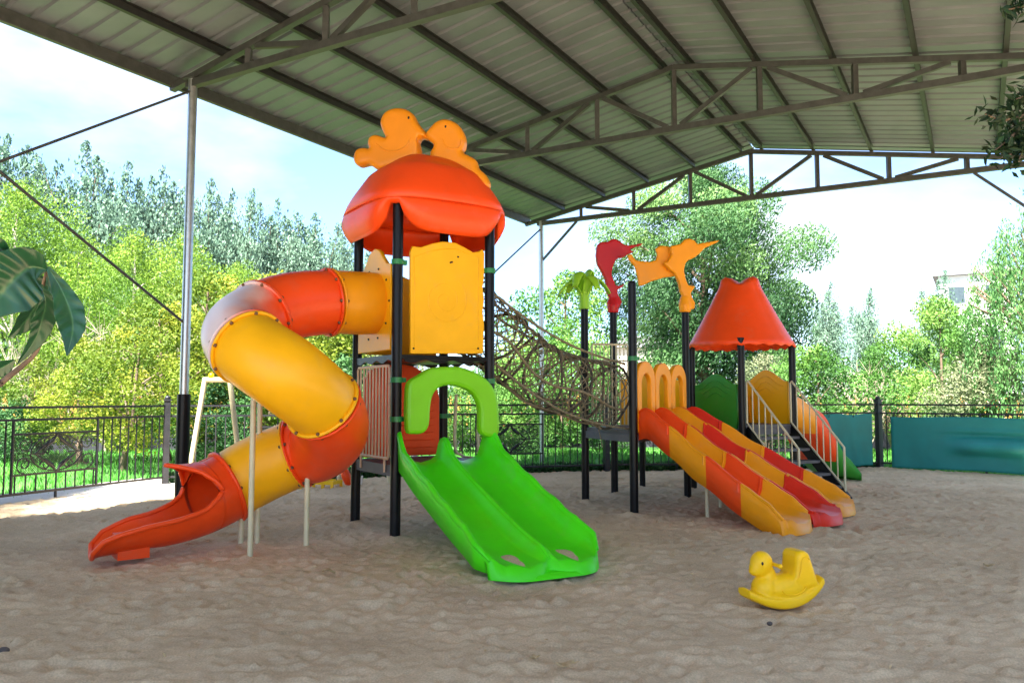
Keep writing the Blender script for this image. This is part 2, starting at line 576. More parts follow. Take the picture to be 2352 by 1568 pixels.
def build_sand():
    step = 0.025
    xs = np.concatenate([np.arange(-9.6, -8.4, 0.12), np.arange(-8.4, 9.5, step), np.arange(9.5, 14.2, 0.12)])
    ys = np.concatenate([np.arange(-14, 2.4, 0.4), np.arange(2.4, 18.0, step)])
    X, Y = np.meshgrid(xs, ys)
    Z = 0.045 * (vnoise(X * 0.6, Y * 0.6, 1) - 0.5) + 0.03 * (vnoise(X * 1.7, Y * 1.7, 2) - 0.5)
    Z += 0.012 * (vnoise(X * 4.1 + Y, Y * 4.7, 3) - 0.5) + 0.014 * (vnoise(X * 11, Y * 11.5, 4) - 0.5)
    i0, j0 = np.searchsorted(ys, 2.4), np.searchsorted(xs, -8.4)
    ni, nj = len(ys) - i0, np.searchsorted(xs, 9.5) - j0
    # trampled pits with pushed-up rims
    for k in range(34000):
        cx, cy = rng.uniform(-8.3, 9.4), rng.uniform(2.5, 17.8)
        rad = rng.uniform(0.028, 0.048) if k % 6 else rng.uniform(0.05, 0.095)
        el, an = rng.uniform(1.0, 1.8), rng.uniform(0, math.pi)
        dep = rad * rng.uniform(0.14, 0.31)
        w = int(rad * 3.2 / step) + 1
        ci, cj = i0 + int((cy - 2.4) / step), j0 + int((cx + 8.4) / step)
        a0, a1, c0, c1 = max(ci - w, i0), min(ci + w, len(ys)), max(cj - w, j0), min(cj + w, j0 + nj)
        dx, dy = X[a0:a1, c0:c1] - cx, Y[a0:a1, c0:c1] - cy
        u = (dx * math.cos(an) + dy * math.sin(an)) / el
        v = -dx * math.sin(an) + dy * math.cos(an)
        d2 = (u * u + v * v) / rad ** 2
        Z[a0:a1, c0:c1] += dep * (-1.0 * np.exp(-d2 * 1.6) + 0.55 * np.exp(-((np.sqrt(d2) - 1.25) ** 2) * 6))
    Z = np.clip(Z, -0.08, 0.08)
    # sand heaped at the posts, scooped out at the slide ends
    for (x, y, hgt, rad) in ((907, 1240, .05, .16), (820, 1207, .05, .15), (1120, 1215, .05, .15), (574, 1282, .035, .12), (590, 1256, .03, .1), (553, 1258, .03, .1), (703, 1260, .035, .12), (1345, 1154, .05, .16), (1412, 1137, .05, .16),
                             (1457, 1184, .05, .16), (1580, 1146, .05, .16), (1625, 1194, .03, .1), (415, 1168, .06, .22), (240, 1290, -.05, .34), (1190, 1352, -.05, .30), (1340, 1325, -.05, .30), (1860, 1245, -.05, .32), (1945, 1205, -.04, .3),
                             (1190, 1400, .03, .25), (1380, 1350, .03, .22), (170, 1310, .03, .22), (1800, 1392, -.012, .2)):
        q = gr(x, y)
        Z += hgt * np.exp(-((X - q.x) ** 2 + (Y - q.y) ** 2) / rad ** 2)
    ny, nx = X.shape
    idx = np.arange(ny * nx).reshape(ny, nx)
    q = np.stack([idx[:-1, :-1], idx[:-1, 1:], idx[1:, 1:], idx[1:, :-1]], -1).reshape(-1, 4)
    cxm = (X[:-1, :-1] + X[1:, 1:]).ravel() / 2
    cym = (Y[:-1, :-1] + Y[1:, 1:]).ravel() / 2
    q = q[inside(cxm, cym)]
    co = np.stack([X.ravel(), Y.ravel(), Z.ravel()], -1)
    used = np.unique(q)
    remap = -np.ones(len(co), int)
    remap[used] = np.arange(len(used))
    return np_mesh('ground', co[used], remap[q], SAND)


def np_mesh(name, co, quads, m, tone=None, smooth=True):
    me = bpy.data.meshes.new(name)
    nq, k = quads.shape
    me.vertices.add(len(co))
    me.vertices.foreach_set('co', np.ascontiguousarray(co, dtype=np.float32).ravel())
    me.loops.add(nq * k)
    me.loops.foreach_set('vertex_index', np.ascontiguousarray(quads, dtype=np.int32).ravel())
    me.polygons.add(nq)
    me.polygons.foreach_set('loop_start', np.arange(nq, dtype=np.int32) * k)
    me.polygons.foreach_set('loop_total', np.full(nq, k, dtype=np.int32))
    me.polygons.foreach_set('use_smooth', np.full(nq, smooth, dtype=bool))
    me.update(calc_edges=True)
    me.materials.append(m)
    if tone is not None:
        at_ = me.attributes.new('tone', 'FLOAT', 'FACE')
        at_.data.foreach_set('value', np.ascontiguousarray(tone, dtype=np.float32))
    o = bpy.data.objects.new(name, me)
    COL.objects.link(o)
    ORG[o.name] = (0, 0, 0)
    return o


struct(build_sand())
b = MB()
S = 600
b.add([(-S, -S, -0.15), (S, -S, -0.15), (S, S, -0.15), (-S, S, -0.15)], [(0, 1, 2, 3)], smooth=False)
struct(b.build('terrain', EARTH))
b = MB()
b.add([(-30, 5, -0.13), (-9.6, 5, -0.13), (-9.3, 13, -0.13), (12, 12, -0.13), (30, 9, -0.13), (34, 34, -0.13), (-36, 34, -0.13)], [(0, 1, 2, 3, 4, 5, 6)], smooth=False)
struct(b.build('lawn', LAWN))
# pale paved strip along the left fence
b = MB()
f0, f1 = Vector((-9.35, 6.35, 0)), Vector((-6.12, 14.35, 0))
dd = (f1 - f0).normalized()
nn = Vector((-dd.y, dd.x, 0))
a0, a1 = f0 - dd * 4, f1 + dd * 0.6
for (q0, q1, z0, z1) in ((-0.28, 1.15, -0.12, 0.005),):
    pts = [a0 + nn * q0, a1 + nn * q0, a1 + nn * q1, a0 + nn * q1]
    b.add([p + Vector((0, 0, z0)) for p in pts] + [p + Vector((0, 0, z1)) for p in pts],
          [(4, 5, 6, 7), (0, 1, 5, 4), (1, 2, 6, 5), (2, 3, 7, 6), (3, 0, 4, 7)], smooth=False)
struct(b.build('path', CONC))

# ------------------------------------------------------------------ shelter
SP = Vector((-4.51, 11.1, 0))
SU = Vector((math.sin(R(30)), math.cos(R(30)), 0))
SV = Vector((math.cos(R(30)), -math.sin(R(30)), 0))
RIDGE = 5.27
SPAN = 2 * RIDGE


def sh(u, s, z):
    return SP + SU * u + SV * s + Vector((0, 0, z))


def chord_z(s):
    return 6.03 + 0.178 * (s if s <= RIDGE else SPAN - s)


shelter = thing('open_shelter', tuple(sh(0, RIDGE, 0)), 'grey steel gable-roofed open shelter on trusses and poles over the sandy playground', 'shelter')
U0, U1 = -11.6, 10.62
for side in (0, 1):
    b = MB()
    prof = []
    uu = U0
    while uu < U1:
        for du, dz in ((0.0, 0.0), (0.20, 0.0), (0.225, 0.03), (0.265, 0.03), (0.29, 0.0)):
            prof.append((uu + du, dz))
        uu += 0.30
    ss = (-0.5, 0.9, 2.4, 3.9, RIDGE - .012) if side == 0 else (RIDGE + .012, 6.6, 8.1, 9.6, SPAN + .5)
    rows = [[sh(u, s_, chord_z(s_) + 0.175 + dz) for (u, dz) in prof] for s_ in ss]
    b.grid(rows, smooth=False)
    o = solidify(b.build('roof_sheet', SHEET, shelter), 0.006)
b = MB()
for sgn in (-1, 1):
    b.add([sh(U0, RIDGE, chord_z(RIDGE) + .24), sh(U1, RIDGE, chord_z(RIDGE) + .24),
           sh(U1, RIDGE + sgn * .25, chord_z(RIDGE - .25) + .222), sh(U0, RIDGE + sgn * .25, chord_z(RIDGE - .25) + .222)], [(0, 1, 2, 3)], smooth=False)
solidify(b.build('ridge_cap', SHEET, shelter), 0.004)
for s_ in (0.62, 1.72, 2.84, 3.97, 5.05, SPAN - 5.05, SPAN - 3.97, SPAN - 2.84, SPAN - 1.72, SPAN - 0.62):
    b = MB()
    z = chord_z(s_) + 0.105
    b.beam(sh(U0 + .1, s_, z), sh(U1 - .02, s_, z), 0.008, 0.125)
    b.beam(sh(U0 + .1, s_ + 0.03, z - .062), sh(U1 - .02, s_ + 0.03, z - .062), 0.062, 0.007)
    b.beam(sh(U0 + .1, s_ + 0.03, z + .060), sh(U1 - .02, s_ + 0.03, z + .060), 0.062, 0.007)
    b.build('purlin', PURLIN, shelter)
for s_ in (-0.42, SPAN + 0.42):
    b = MB()
    z = chord_z(s_) + 0.085
    b.beam(sh(U0, s_, z), sh(U1, s_, z), 0.07, 0.17)
    b.build('eave_beam', STEELGREY, shelter)
TRUSS_U = (-10.5, -5.25, 0.0, 5.25, 10.5)
BOT = 5.93
VERT = [RIDGE + k * 1.385 for k in (-3, -2, -1, 0, 1, 2, 3)]
for u in TRUSS_U:
    b = MB()
    b.beam(sh(u, -.45, chord_z(-.45)), sh(u, RIDGE, chord_z(RIDGE)), 0.09, 0.09)
    b.beam(sh(u, SPAN + .45, chord_z(-.45)), sh(u, RIDGE, chord_z(RIDGE) + .002), 0.088, 0.088)
    top = b.build('truss', STEELGREY, shelter)
    b = MB()
    b.beam(sh(u, -.1, BOT), sh(u, SPAN + .1, BOT), 0.10, 0.10)
    b.build('bottom_chord', STEELGREY, top)
    for s_ in VERT:
        b = MB()
        b.beam(sh(u, s_, BOT + .05), sh(u, s_, chord_z(s_) - .045), 0.075, 0.085)
        b.build('upright', STEELGREY, top)
    for sgn in (-1, 1):
        for (ka, ta, kb, tb) in ((0.08, 0, 0.92, 1), (1.1, 1, 1.92, 0), (2.08, 0, 2.9, 1)):
            sa, sb = RIDGE + sgn * ka * 1.385, RIDGE + sgn * kb * 1.385
            za = (chord_z(sa) - .05) if ta else BOT + .05
            zb = (chord_z(sb) - .05) if tb else BOT + .05
            b = MB()
            b.beam(sh(u, sa, za), sh(u, sb, zb), 0.065, 0.075)
            b.build('diagonal', STEELGREY, top)
for u in TRUSS_U:
    for s_ in (0.0, SPAN):
        if u == -5.25 and s_ > 1:
            continue                     # the photographer's own side of the shelter is left open
        b = MB()
        base = sh(u, s_, -.15)
        b.tube([base, sh(u, s_, BOT + .06)], 0.062, n=14)
        c = b.build('column', GALV, shelter)
        b = MB()
        b.box(sh(u, s_, BOT + .065), (0.2, 0.2, 0.012), rz=R(-30))
        b.build('cap_plate', STEELGREY, c)
        if u == 0.0 or s_ > 1 or u < 0:
            b = MB()
            b.tube([base, sh(u, s_, 1.56)], 0.088, n=16)
            b.build('sleeve', BLACKPOST, c)
for s_ in (0.0, SPAN):
    for (ua, za, ub, zb) in () if s_ > 1 else ((-5.25, 5.7, 0, 2.52), (-5.25, 2.35, 0, 5.84), (5.25, 5.75, 10.5, 2.5), (5.25, 2.5, 10.5, 5.8)):
        b = MB()
        b.tube([sh(ua, s_, za), sh(ub, s_, zb)], 0.019, n=6)
        b.build('brace_rod', STEELGREY, shelter)
for s0, s1 in ((0, 1.0), (SPAN, SPAN - 1.0)):
    b = MB()
    b.beam(sh(10.5, s0, 4.95), sh(10.5, s1, BOT - .05), 0.05, 0.05)
    b.build('knee_brace', STEELGREY, shelter)

# ------------------------------------------------------------------ tall tower
PA = gr(907, 1240)
TA = R(32)
E1 = Vector((math.cos(TA), math.sin(TA), 0))
E2 = Vector((-math.sin(TA), math.cos(TA), 0))
SIDE = 1.16
PB, PC = PA + E2 * SIDE, PA + E1 * SIDE
PD = PA + (E1 + E2) * SIDE
TC = (PA + PD) / 2
UP = Vector((0, 0, 1))
tower = thing('play_tower', (TC.x, TC.y, 0), 'tall tower with spiral tube slide, lime slide and red canopy topped by two birds', 'playground')


def post(p, z, r, parent, collars=(), cap=False):
    b = MB()
    b.tube([(p.x, p.y, -.15), (p.x, p.y, z)], r, n=16)
    if cap:
        b.ball((p.x, p.y, z), (r, r, r * .7), 14, 6)
    o = b.build('post', BLACKPOST, parent)
    for zc in collars:
        b = MB()
        b.tube([(p.x, p.y, zc - .028), (p.x, p.y, zc + .028)], r + .011, n=16)
        d = E1 if p is not PC else -E1
        b.box(p + d * (r + .02) + UP * zc, (.05, .045, .05), rz=TA)
        b.build('collar', COLLAR, o)
    return o


RP = 0.058
for p in (PA, PB, PC, PD):
    post(p, 3.74, RP, tower, (2.98, 1.70, 1.28))
DZ = 1.98
b = MB()
b.prism([PA - E1 * .03 - E2 * .03 + UP * (DZ - .03), PC + E1 * .03 - E2 * .03 + UP * (DZ - .03),
         PD + E1 * .03 + E2 * .03 + UP * (DZ - .03), PB - E1 * .03 + E2 * .03 + UP * (DZ - .03)], UP, 0.05)
for (p, q) in ((PA, PC), (PC, PD), (PD, PB), (PB, PA)):
    d = (q - p).normalized()
    n = Vector((d.y, -d.x, 0))
    # scalloped skirt under the deck
    ptsk = []
    for i in range(25):
        t = .07 + .86 * i / 24
        ptsk.append(p.lerp(q, t) + UP * (DZ - .075 - .018 * math.sin(i / 24 * math.pi * 6)) + n * .02)
    ol = [p.lerp(q, .07) + UP * (DZ - .056) + n * .02] + ptsk + [p.lerp(q, .93) + UP * (DZ - .056) + n * .02]
    b.prism(ol, n, 0.02)
b.build('deck', BLACKPOST, tower)
LZ = 0.76
b = MB()
b.prism([PA + UP * LZ - E1 * .02 - E2 * .02, PC + UP * LZ + E1 * .02 - E2 * .02, PD + UP * LZ + E1 * .02 + E2 * .02, PB + UP * LZ - E1 * .02 + E2 * .02], UP, 0.05)
for (p, q) in ((PA, PB), (PB, PD), (PD, PC)):
    b.beam(p.lerp(q, .06) + UP * (LZ - .06), q.lerp(p, .06) + UP * (LZ - .06), .04, .07)
b.build('deck', DECKM, tower)

# canopy
CZ = 3.66
b = MB()
HALF = 0.835
M_, rows = 96, []


def canopy_r(ph):
    c_, s_ = abs(math.cos(ph)), abs(math.sin(ph))
    return HALF / (c_ ** 3.7 + s_ ** 3.7) ** (1 / 3.7)


for j in range(19):
    t = j / 18
    row = []
    for k in range(M_):
        ph = 2 * math.pi * k / M_
        rad = canopy_r(ph) * t ** 0.85 * (1 + 0.012 * math.cos(4 * ph) * t)
        tt = t ** 0.85
        z = CZ + 0.70 * max(0, 1 - tt ** 2.1) ** 0.80
        z += 0.035 * math.exp(-((tt - .70) / .07) ** 2) * (.4 + .6 * abs(math.cos(2 * ph)))          # moulded step ring
        row.append(Vector((TC.x, TC.y, z)) + (E1 * math.cos(ph) + E2 * math.sin(ph)) * rad)
    rows.append(row)
b.grid(rows, closed_u=True)
rows = []
for j in range(9):
    row = []
    for k in range(M_):
        ph = 2 * math.pi * k / M_
        off = abs(((ph + math.pi / 4) % (math.pi / 2)) - math.pi / 4)     # 0 at a side's middle, pi/4 at a corner
        e = min(1.0, off / (math.pi / 4 - 0.085))
        hang = 0.03 + 0.31 * max(0, 1 - e ** 5) ** .55
        t = j / 8
        rad = canopy_r(ph) * (0.985 + .035 * math.sin(t * math.pi) * min(1, hang * 4) - 0.07 * t * t)
        row.append(Vector((TC.x, TC.y, CZ - hang * t)) + (E1 * math.cos(ph) + E2 * math.sin(ph)) * rad)
    rows.append(row)
b.grid(rows, closed_u=True)
canopy = solidify(b.build('canopy', RED, tower), 0.022)
bd = (PC - PB).normalized()          # the birds stand along the diagonal
bn = Vector((bd.y, -bd.x, 0))


def zz(pts, ox, oy, k):
    return [((ox + x / k) * .8909, (oy + y / k) * .8909) for x, y in pts]


bird_l = zz([(330, 555), (250, 570), (205, 520), (225, 440), (290, 418), (335, 432), (318, 390), (335, 335), (390, 315),
             (470, 345), (445, 300), (420, 220), (450, 145), (520, 105), (610, 105), (680, 145), (725, 225), (790, 300), (800, 345), (745, 340),
             (725, 370), (740, 440), (735, 500), (640, 540), (500, 580), (420, 600), (370, 580)], 850, 250, 3.136)
bird_r = zz([(800, 350), (785, 310), (830, 250), (880, 205), (950, 190), (1030, 220), (1085, 290), (1105, 370), (1080, 450), (1130, 480),
             (1190, 520), (1210, 580), (1270, 640), (1300, 720), (1240, 760), (1120, 680), (980, 600), (850, 540), (820, 470), (850, 400)], 850, 250, 3.136)
for ol, ey in ((bird_l, (660, 192)), (bird_r, (957, 262))):
    b = MB()
    ol3 = catmull([on_plane(x, y, TC, bn) for x, y in ol], 4, True)
    b.prism(ol3, bn, 0.20, 0.06)
    o = melt(b.build('bird_figure', BIRDY, canopy), 0.013, 10)
    ex, eyy = zz([ey], 850, 250, 3.136)[0]
    b = MB()
    pe = on_plane(ex, eyy, TC, bn)
    for sg in (-1, 1):
        b.ball(pe + bn * (sg * .090), (.016, .016, .022), 10, 6)
    b.build('bird_eye', EYEM, canopy)
    wg = ((400, 400), (470, 450), (570, 455), (650, 410), (672, 350)) if ey[0] < 800 else ((930, 360), (960, 420), (1020, 440), (1070, 420), (1085, 370))
    b = MB()
    for sg in (-1, 1):
        b.tube([q_ + bn * (sg * .094) for q_ in catmull([on_plane(x, y, TC, bn) for x, y in zz(wg, 850, 250, 3.136)], 4)], .012, n=6)
    b.build('bird_wing', BIRDY, canopy)

# yellow wall panels of the upper deck
nAC = Vector((E1.y, -E1.x, 0))        # outward normal of the front right face
nAB = -E1                             # outward normal of the left face
ol = [(941, 812), (941, 580), (946, 566), (965, 568), (990, 560), (1015, 555), (1045, 558), (1068, 570), (1085, 580), (1098, 578), (1106, 573), (1111, 582), (1110, 640),
      (1107, 660), (1110, 690), (1107, 715), (1110, 745), (1107, 812)]
b = MB()
b.prism([on_plane(x, y, PA + nAC * .01, nAC) for x, y in ol], nAC, 0.05, 0.012)
# moulded spiral and frame relief
cen = on_plane(1022, 690, PA + nAC * .029, nAC)
sp = [cen + (E1 * math.cos(a) + UP * math.sin(a)) * (0.03 + .019 * a) for a in np.linspace(0, 13.5, 90)]
b.tube(sp, 0.010, n=6)
fr = [on_plane(x, y, PA + nAC * .031, nAC) for x, y in ((952, 802), (952, 590), (1000, 574), (1050, 572), (1098, 594), (1098, 802))]
b.tube(fr, 0.008, n=6, closed=True)
wp = b.build('wall_panel', YELLOW, tower)
b = MB()
for x, y in ((1038, 672 - 70), (1052, 590), (950, 800), (1098, 800), (1035, 603)):
    b.ball(on_plane(x, y, PA + nAC * .037, nAC), .012, 8, 5)
b.build('bolt', EYEM, wp)
# left panel with the tube's entrance: follow the face AB
f = lambda t, z: PA + E2 * (SIDE * t) + UP * z + nAB * .01
ol = [f(.09, 2.03), f(.09, 2.98), f(.2, 3.0), f(.3, 3.09), f(.36, 3.16), f(.43, 3.20), f(.5, 3.215), f(.57, 3.20), f(.64, 3.16), f(.7, 3.09), f(.8, 3.0), f(.91, 2.98), f(.91, 2.03)]
b = MB()
b.prism(ol, nAB, 0.05, 0.012)
wp = b.build('wall_panel', YELLOW, tower)
b = MB()
for k in range(10):
    a = 2 * math.pi * k / 10
    b.ball(f(.5 + .385 * math.cos(a), 2.57 + .41 * math.sin(a)) + nAB * .026, .014, 8, 5)
b.build('bolt', EYEM, wp)
# back panels of the upper deck (seen only from other sides)
g = lambda p, d, t, z, n: p + d * (SIDE * t) + UP * z + n * .01
ol = [g(PB, E1, t, z, E2) for t, z in ((.09, 2.03), (.09, 2.9), (.3, 2.94), (.5, 3.02), (.7, 2.94), (.91, 2.9), (.91, 2.03))]
b = MB()
b.prism(ol, E2, 0.05, 0.012)
b.build('wall_panel', YELLOW, tower)

# tube slide
TUBE_R = 0.345
tp = [(872, 697, 9.2), (820, 696, 8.98), (755, 694, 8.72), (672, 702, 8.48), (602, 724, 8.22), (553, 762, 7.85), (570, 797, 7.5), (660, 860, 7.32),
      (742, 930, 7.6), (764, 985, 8.0), (735, 1024, 8.32), (683, 1040, 8.42), (600, 1075, 8.38), (525, 1116, 8.25), (452, 1152, 8.02)]
path = catmull([at(*q) for q in tp], 10)


def tube_seg(i0, i1, mat_, label=None):
    pts = path[i0 * 10:i1 * 10 + 1]
    N_ = len(pts)
    rad = []
    for i in range(N_):
        t = i / (N_ - 1)
        rad.append(TUBE_R * (1 + 0.025 * math.sin(math.pi * t)))
    b = MB()
    b.tube(pts, rad, n=40, caps=False)
    n_body = len(b.f)
    for e in (0, N_ - 1):                       # bolted flange at each end
        d = (pts[min(e + 1, N_ - 1)] - pts[max(e - 1, 0)]).normalized()
        off = d * (0.016 if e == 0 else -0.016)
        q = [pts[e] + off - d * .014, pts[e] + off - d * .008, pts[e] + off + d * .008, pts[e] + off + d * .014]
        b.tube(q, [TUBE_R - .005, TUBE_R + .030, TUBE_R + .030, TUBE_R - .005], n=40, caps=False)
        up_ = d.cross(Vector((.3, .2, .9))).normalized()
        sd2 = d.cross(up_)
        for kb in range(9):
            a_ = 2 * math.pi * (kb + .5) / 9
            b.ball(pts[e] + off * 1.9 + (up_ * math.cos(a_) + sd2 * math.sin(a_)) * (TUBE_R + .012), .0065, 7, 4, mi=1)
    o = b.build('tube_segment', [mat_, BOLTM], tower)
    solidify(o, 0.012)
    if label:
        o['label'] = label
    return o


tube_seg(0, 2, ORANGE, 'orange tube segment at the tower wall')
tube_seg(2, 4, RED, 'red tube segment leaving the orange entrance')
tube_seg(4, 6, PALERED, 'red tube bend turning almost white on its outer left side')
tube_seg(6, 8, YELLOW, 'wide yellow tube segment on the near side of the spiral')
tube_seg(8, 11, RED, 'red tube bend under the wide yellow one')
tube_seg(11, 13, YELLOW, 'yellow tube segment above the exit')
# exit trough with its hood
ep = catmull([at(*q) for q in ((600, 1075, 8.38), (525, 1116, 8.25), (455, 1147, 8.0), (380, 1166, 7.76), (300, 1172, 7.56), (222, 1172, 7.42))], 28)[28:]
NE = len(ep)
b = MB()


def ering(i, a_from, a_to, n, rscale=1.0):
    d = (ep[min(i + 1, NE - 1)] - ep[max(i - 1, 0)]).normalized()
    side = d.cross(UP).normalized()
    up = side.cross(d)
    return [ep[i] + (up * -math.cos(a) + side * math.sin(a)) * (TUBE_R * rscale) for a in np.linspace(a_from, a_to, n)]


rows, edge_l, edge_r = [], [], []
for i in range(NE):
    t = i / (NE - 1)
    if t <= .2:
        a = R(179.9)
    else:
        a = R(108 - 24 * math.sqrt(min(1, (t - .2) / .13)) - interp(t, [.33, .5, .68, .82, .93, 1], [0, 7, 13, 21, 30, 48]))
    rows.append(ering(i, -a, a, 49, 1 + .22 * max(0, (t - .6) / .4) ** 1.5))
    if t > .2:
        edge_l.append(rows[-1][0])
        edge_r.append(rows[-1][-1])
b.grid(rows)
rim = edge_l + rows[-1][1:-1] + edge_r[::-1]
b.tube(rim, 0.018, n=7)
rows, hl, hr = [], [], []
for i in range(int(.19 * NE), int(.48 * NE)):
    t = i / (NE - 1)
    a = R(max(3, 72 - 30 * math.sqrt(max(0, min(1, (t - .2) / .06))) - 39 * max(0, (t - .24) / .23) ** .9))
    rows.append(ering(i, math.pi - a, math.pi + a, 17, 1 + .16 * max(0, t - .14) / .32))
    hl.append(rows[-1][0]); hr.append(rows[-1][-1])
b.grid(rows)
b.tube(hl + rows[-1][1:-1] + hr[::-1], 0.016, n=7)
d = (ep[1] - ep[0]).normalized()
q = [ep[0] + d * x for x in (.002, .008, .024, .030)]
b.tube(q, [TUBE_R - .005, TUBE_R + .034, TUBE_R + .034, TUBE_R - .005], n=40, caps=False)
# moulded foot under the trough
for i in (int(.74 * NE),):
    dd_ = (ep[i + 1] - ep[i - 1]).normalized()
    b.box(Vector((ep[i].x, ep[i].y, ep[i].z - TUBE_R + .03)), (.26, .30, .20), rz=math.atan2(dd_.y, dd_.x))
o = b.build('slide_exit', RED, tower)
solidify(o, 0.014, 0)
for (x, y, top) in ((574, 1282, 1.56), (590, 1256, 1.55), (553, 1258, .38), (703, 1260, .72)):
    p_ = gr(x, y)
    b = MB()
    b.tube([(p_.x, p_.y, -.1), (p_.x, p_.y, top)], 0.026, n=10)
    b.build('support_leg', BEIGE, tower)

# lime double slide
SM = (PA + PC) / 2
send = (gr(1140, 1335) + gr(1372, 1303)) / 2
sdir = (send - SM); sdir.z = 0
SL = sdir.length
sdir.normalize()
slat = Vector((-sdir.y, sdir.x, 0))       # to the right of somebody looking from the camera
if slat.dot(E1) < 0:
    slat = -slat


def slide_z(d):
    return interp(d, [0, .12, .25, .5, 1.0, 1.5, 1.9, 2.15, 2.4, 2.6, 2.8], [.80, .80, .765, .64, .455, .275, .15, .105, .088, .075, .03])


NST = 54
W2 = 0.545
rows = []
for i in range(NST + 1):
    t = i / NST
    d = SL * t * 1.02
    # smoothed height
    z0 = sum(slide_z(max(0, d + k * .06)) for k in (-2, -1, 0, 1, 2)) / 5
    wall = interp(t, [0, .05, .15, .8, .93, 1], [.30, .34, .22, .20, .15, .06]) + (0.010 * math.sin(d * 14) if t < .8 else 0)
    mid = interp(t, [0, .06, .12, .85, .95, 1], [.26, .27, .15, .14, .12, .05])
    wid = interp(t, [0, .1, .8, .92, 1], [.93, 1, 1.0, 1.05, 0.93])
    c_ = Vector((SM.x, SM.y, 0)) + sdir * (d - .06)
    prof = []
    w = W2 * wid
    for a_, h_ in ((-w - .035, -.05), (-w - .045, wall * .6), (-w - .05, wall - .02), (-w - .03, wall + .01), (-w, wall), (-w + .03, wall * .62), (-w + .07, wall * .22), (-w + .13, .03), (-w * .5, .0),
                   (-.13, .03), (-.075, mid * .3), (-.045, mid * .8), (-.02, mid), (.02, mid), (.045, mid * .8), (.075, mid * .3), (.13, .03), (w * .5, 0),
                   (w - .13, .03), (w - .07, wall * .22), (w - .03, wall * .62), (w, wall), (w + .03, wall + .01), (w + .05, wall - .02), (w + .045, wall * .6), (w + .035, -.05), (w * .5, -.06), (-w * .5, -.06)):
        # the two channels end in rounded tongues
        prof.append(c_ + slat * a_ + UP * (z0 + h_) + sdir * (max(0, t - .86) / .14 * .16 * (1 - (abs(abs(a_) - w * .5) / (w * .5)) ** 2)))
    rows.append(prof)
# close the end down into the sand
cl = [Vector((p.x, p.y, min(p.z, .0))) + sdir * .03 for p in rows[-1]]
rows.append(cl)
b = MB()
b.grid(rows, closed_u=True)
b.add(rows[0], [tuple(range(len(rows[0])))], smooth=False)
for ks, rr_ in (((3,), .030), ((12, 13), .026), ((22,), .030)):
    b.tube([sum((rows[i][k] for k in ks), Vector((0, 0, 0))) / len(ks) - UP * .012 for i in range(1, NST + 1)], [rr_ * interp(i / NST, [0, .9, 1], [1, 1, .55]) for i in range(1, NST + 1)], n=8)
ds = b.build('double_slide', LIME, tower)
# a drift of sand caught on each run-out
b = MB()
for sg in (-1, 1):
    rr_ = []
    for j in range(7):
        row = []
        for k in range(24):
            a = 2 * math.pi * k / 24
            rad = j / 6 * (1 + .12 * math.sin(3 * a + sg))
            pz = slide_z(SL - .10 + .17 * rad * math.sin(a)) + .004 + .012 * (1 - rad * rad)
            row.append(Vector((SM.x, SM.y, 0)) + sdir * (SL - .10 + .17 * rad * math.sin(a)) + slat * (sg * W2 * .5 + .20 * rad * math.cos(a)) + UP * pz)
        rr_.append(row)
    b.grid(rr_, closed_u=True)
b.build('sand_drift', SAND, ds)

# green arch over the slide's top
ol = [(931, 985), (931, 900), (938, 875), (958, 862), (985, 846), (1020, 842), (1055, 843), (1090, 856), (1115, 872), (1132, 895), (1140, 925), (1142, 990), (1130, 1003), (1108, 1000),
      (1098, 985), (1098, 940), (1088, 912), (1070, 895), (1040, 885), (1010, 888), (992, 905), (985, 935), (982, 975), (970, 993), (948, 996)]
b = MB()
b.prism(catmull([on_plane(x, y, PA + nAC * .10, nAC) for x, y in ol], 3, True), nAC, 0.13, 0.04)
b.build('arch', OLIVELIME, tower)

# bar railing on the left face of the lower deck
b = MB()
h = lambda t, z: PA + E2 * (SIDE * t) + UP * z + nAB * .03
fr = [h(.10, .88), h(.10, 1.83), h(.13, 1.86), h(.87, 1.86), h(.90, 1.83), h(.90, .88), h(.87, .85), h(.13, .85)]
b.tube(fr, 0.016, n=8, closed=True)
for k in range(1, 10):
    t = .10 + .80 * k / 10
    b.tube([h(t, .86), h(t, 1.85)], 0.011, n=7)
for t in (.2, .8):
    b.tube([h(t, .70), h(t, .86)], 0.013, n=7)
b.build('railing', PINKBAR, tower)
# red panel on the back left face
ol = [g(PB, E1, t, z, -E2 * 3) for t, z in ((.07, .80), (.07, 1.72), (.12, 1.84), (.25, 1.9), (.45, 1.93), (.62, 1.90), (.78, 1.80), (.90, 1.66), (.93, 1.5), (.93, .80))]
b = MB()
b.prism(ol, E2, 0.06, 0.015)
for z in np.arange(.9, 1.5, .09):
    b.tube([g(PB, E1, .14, z, -E2 * 6.2), g(PB, E1, .86, z, -E2 * 6.2)], 0.008, n=5)
rp_ = b.build('wall_panel', RED, tower)
rp_['label'] = 'red arched panel of the lower deck'
# pale climbing ladder on the right rear face
b = MB()
lad = []
for t in (.25, .75):
    q0 = PC + E2 * (SIDE * t)
    pts = [q0 + E1 * .03 + UP * 1.55, q0 + E1 * .02 + UP * .9, q0 + E1 * .14 + UP * .78, q0 + E1 * .5 + UP * .45, q0 + E1 * .82 + UP * -.05]
    pts = catmull(pts, 4)
    lad.append(pts)
    b.tube(pts, .02, n=8)
for k in (8, 10, 12, 14):
    b.tube([lad[0][k], lad[1][k]], .014, n=7)
b.build('climber', BEIGE, tower)

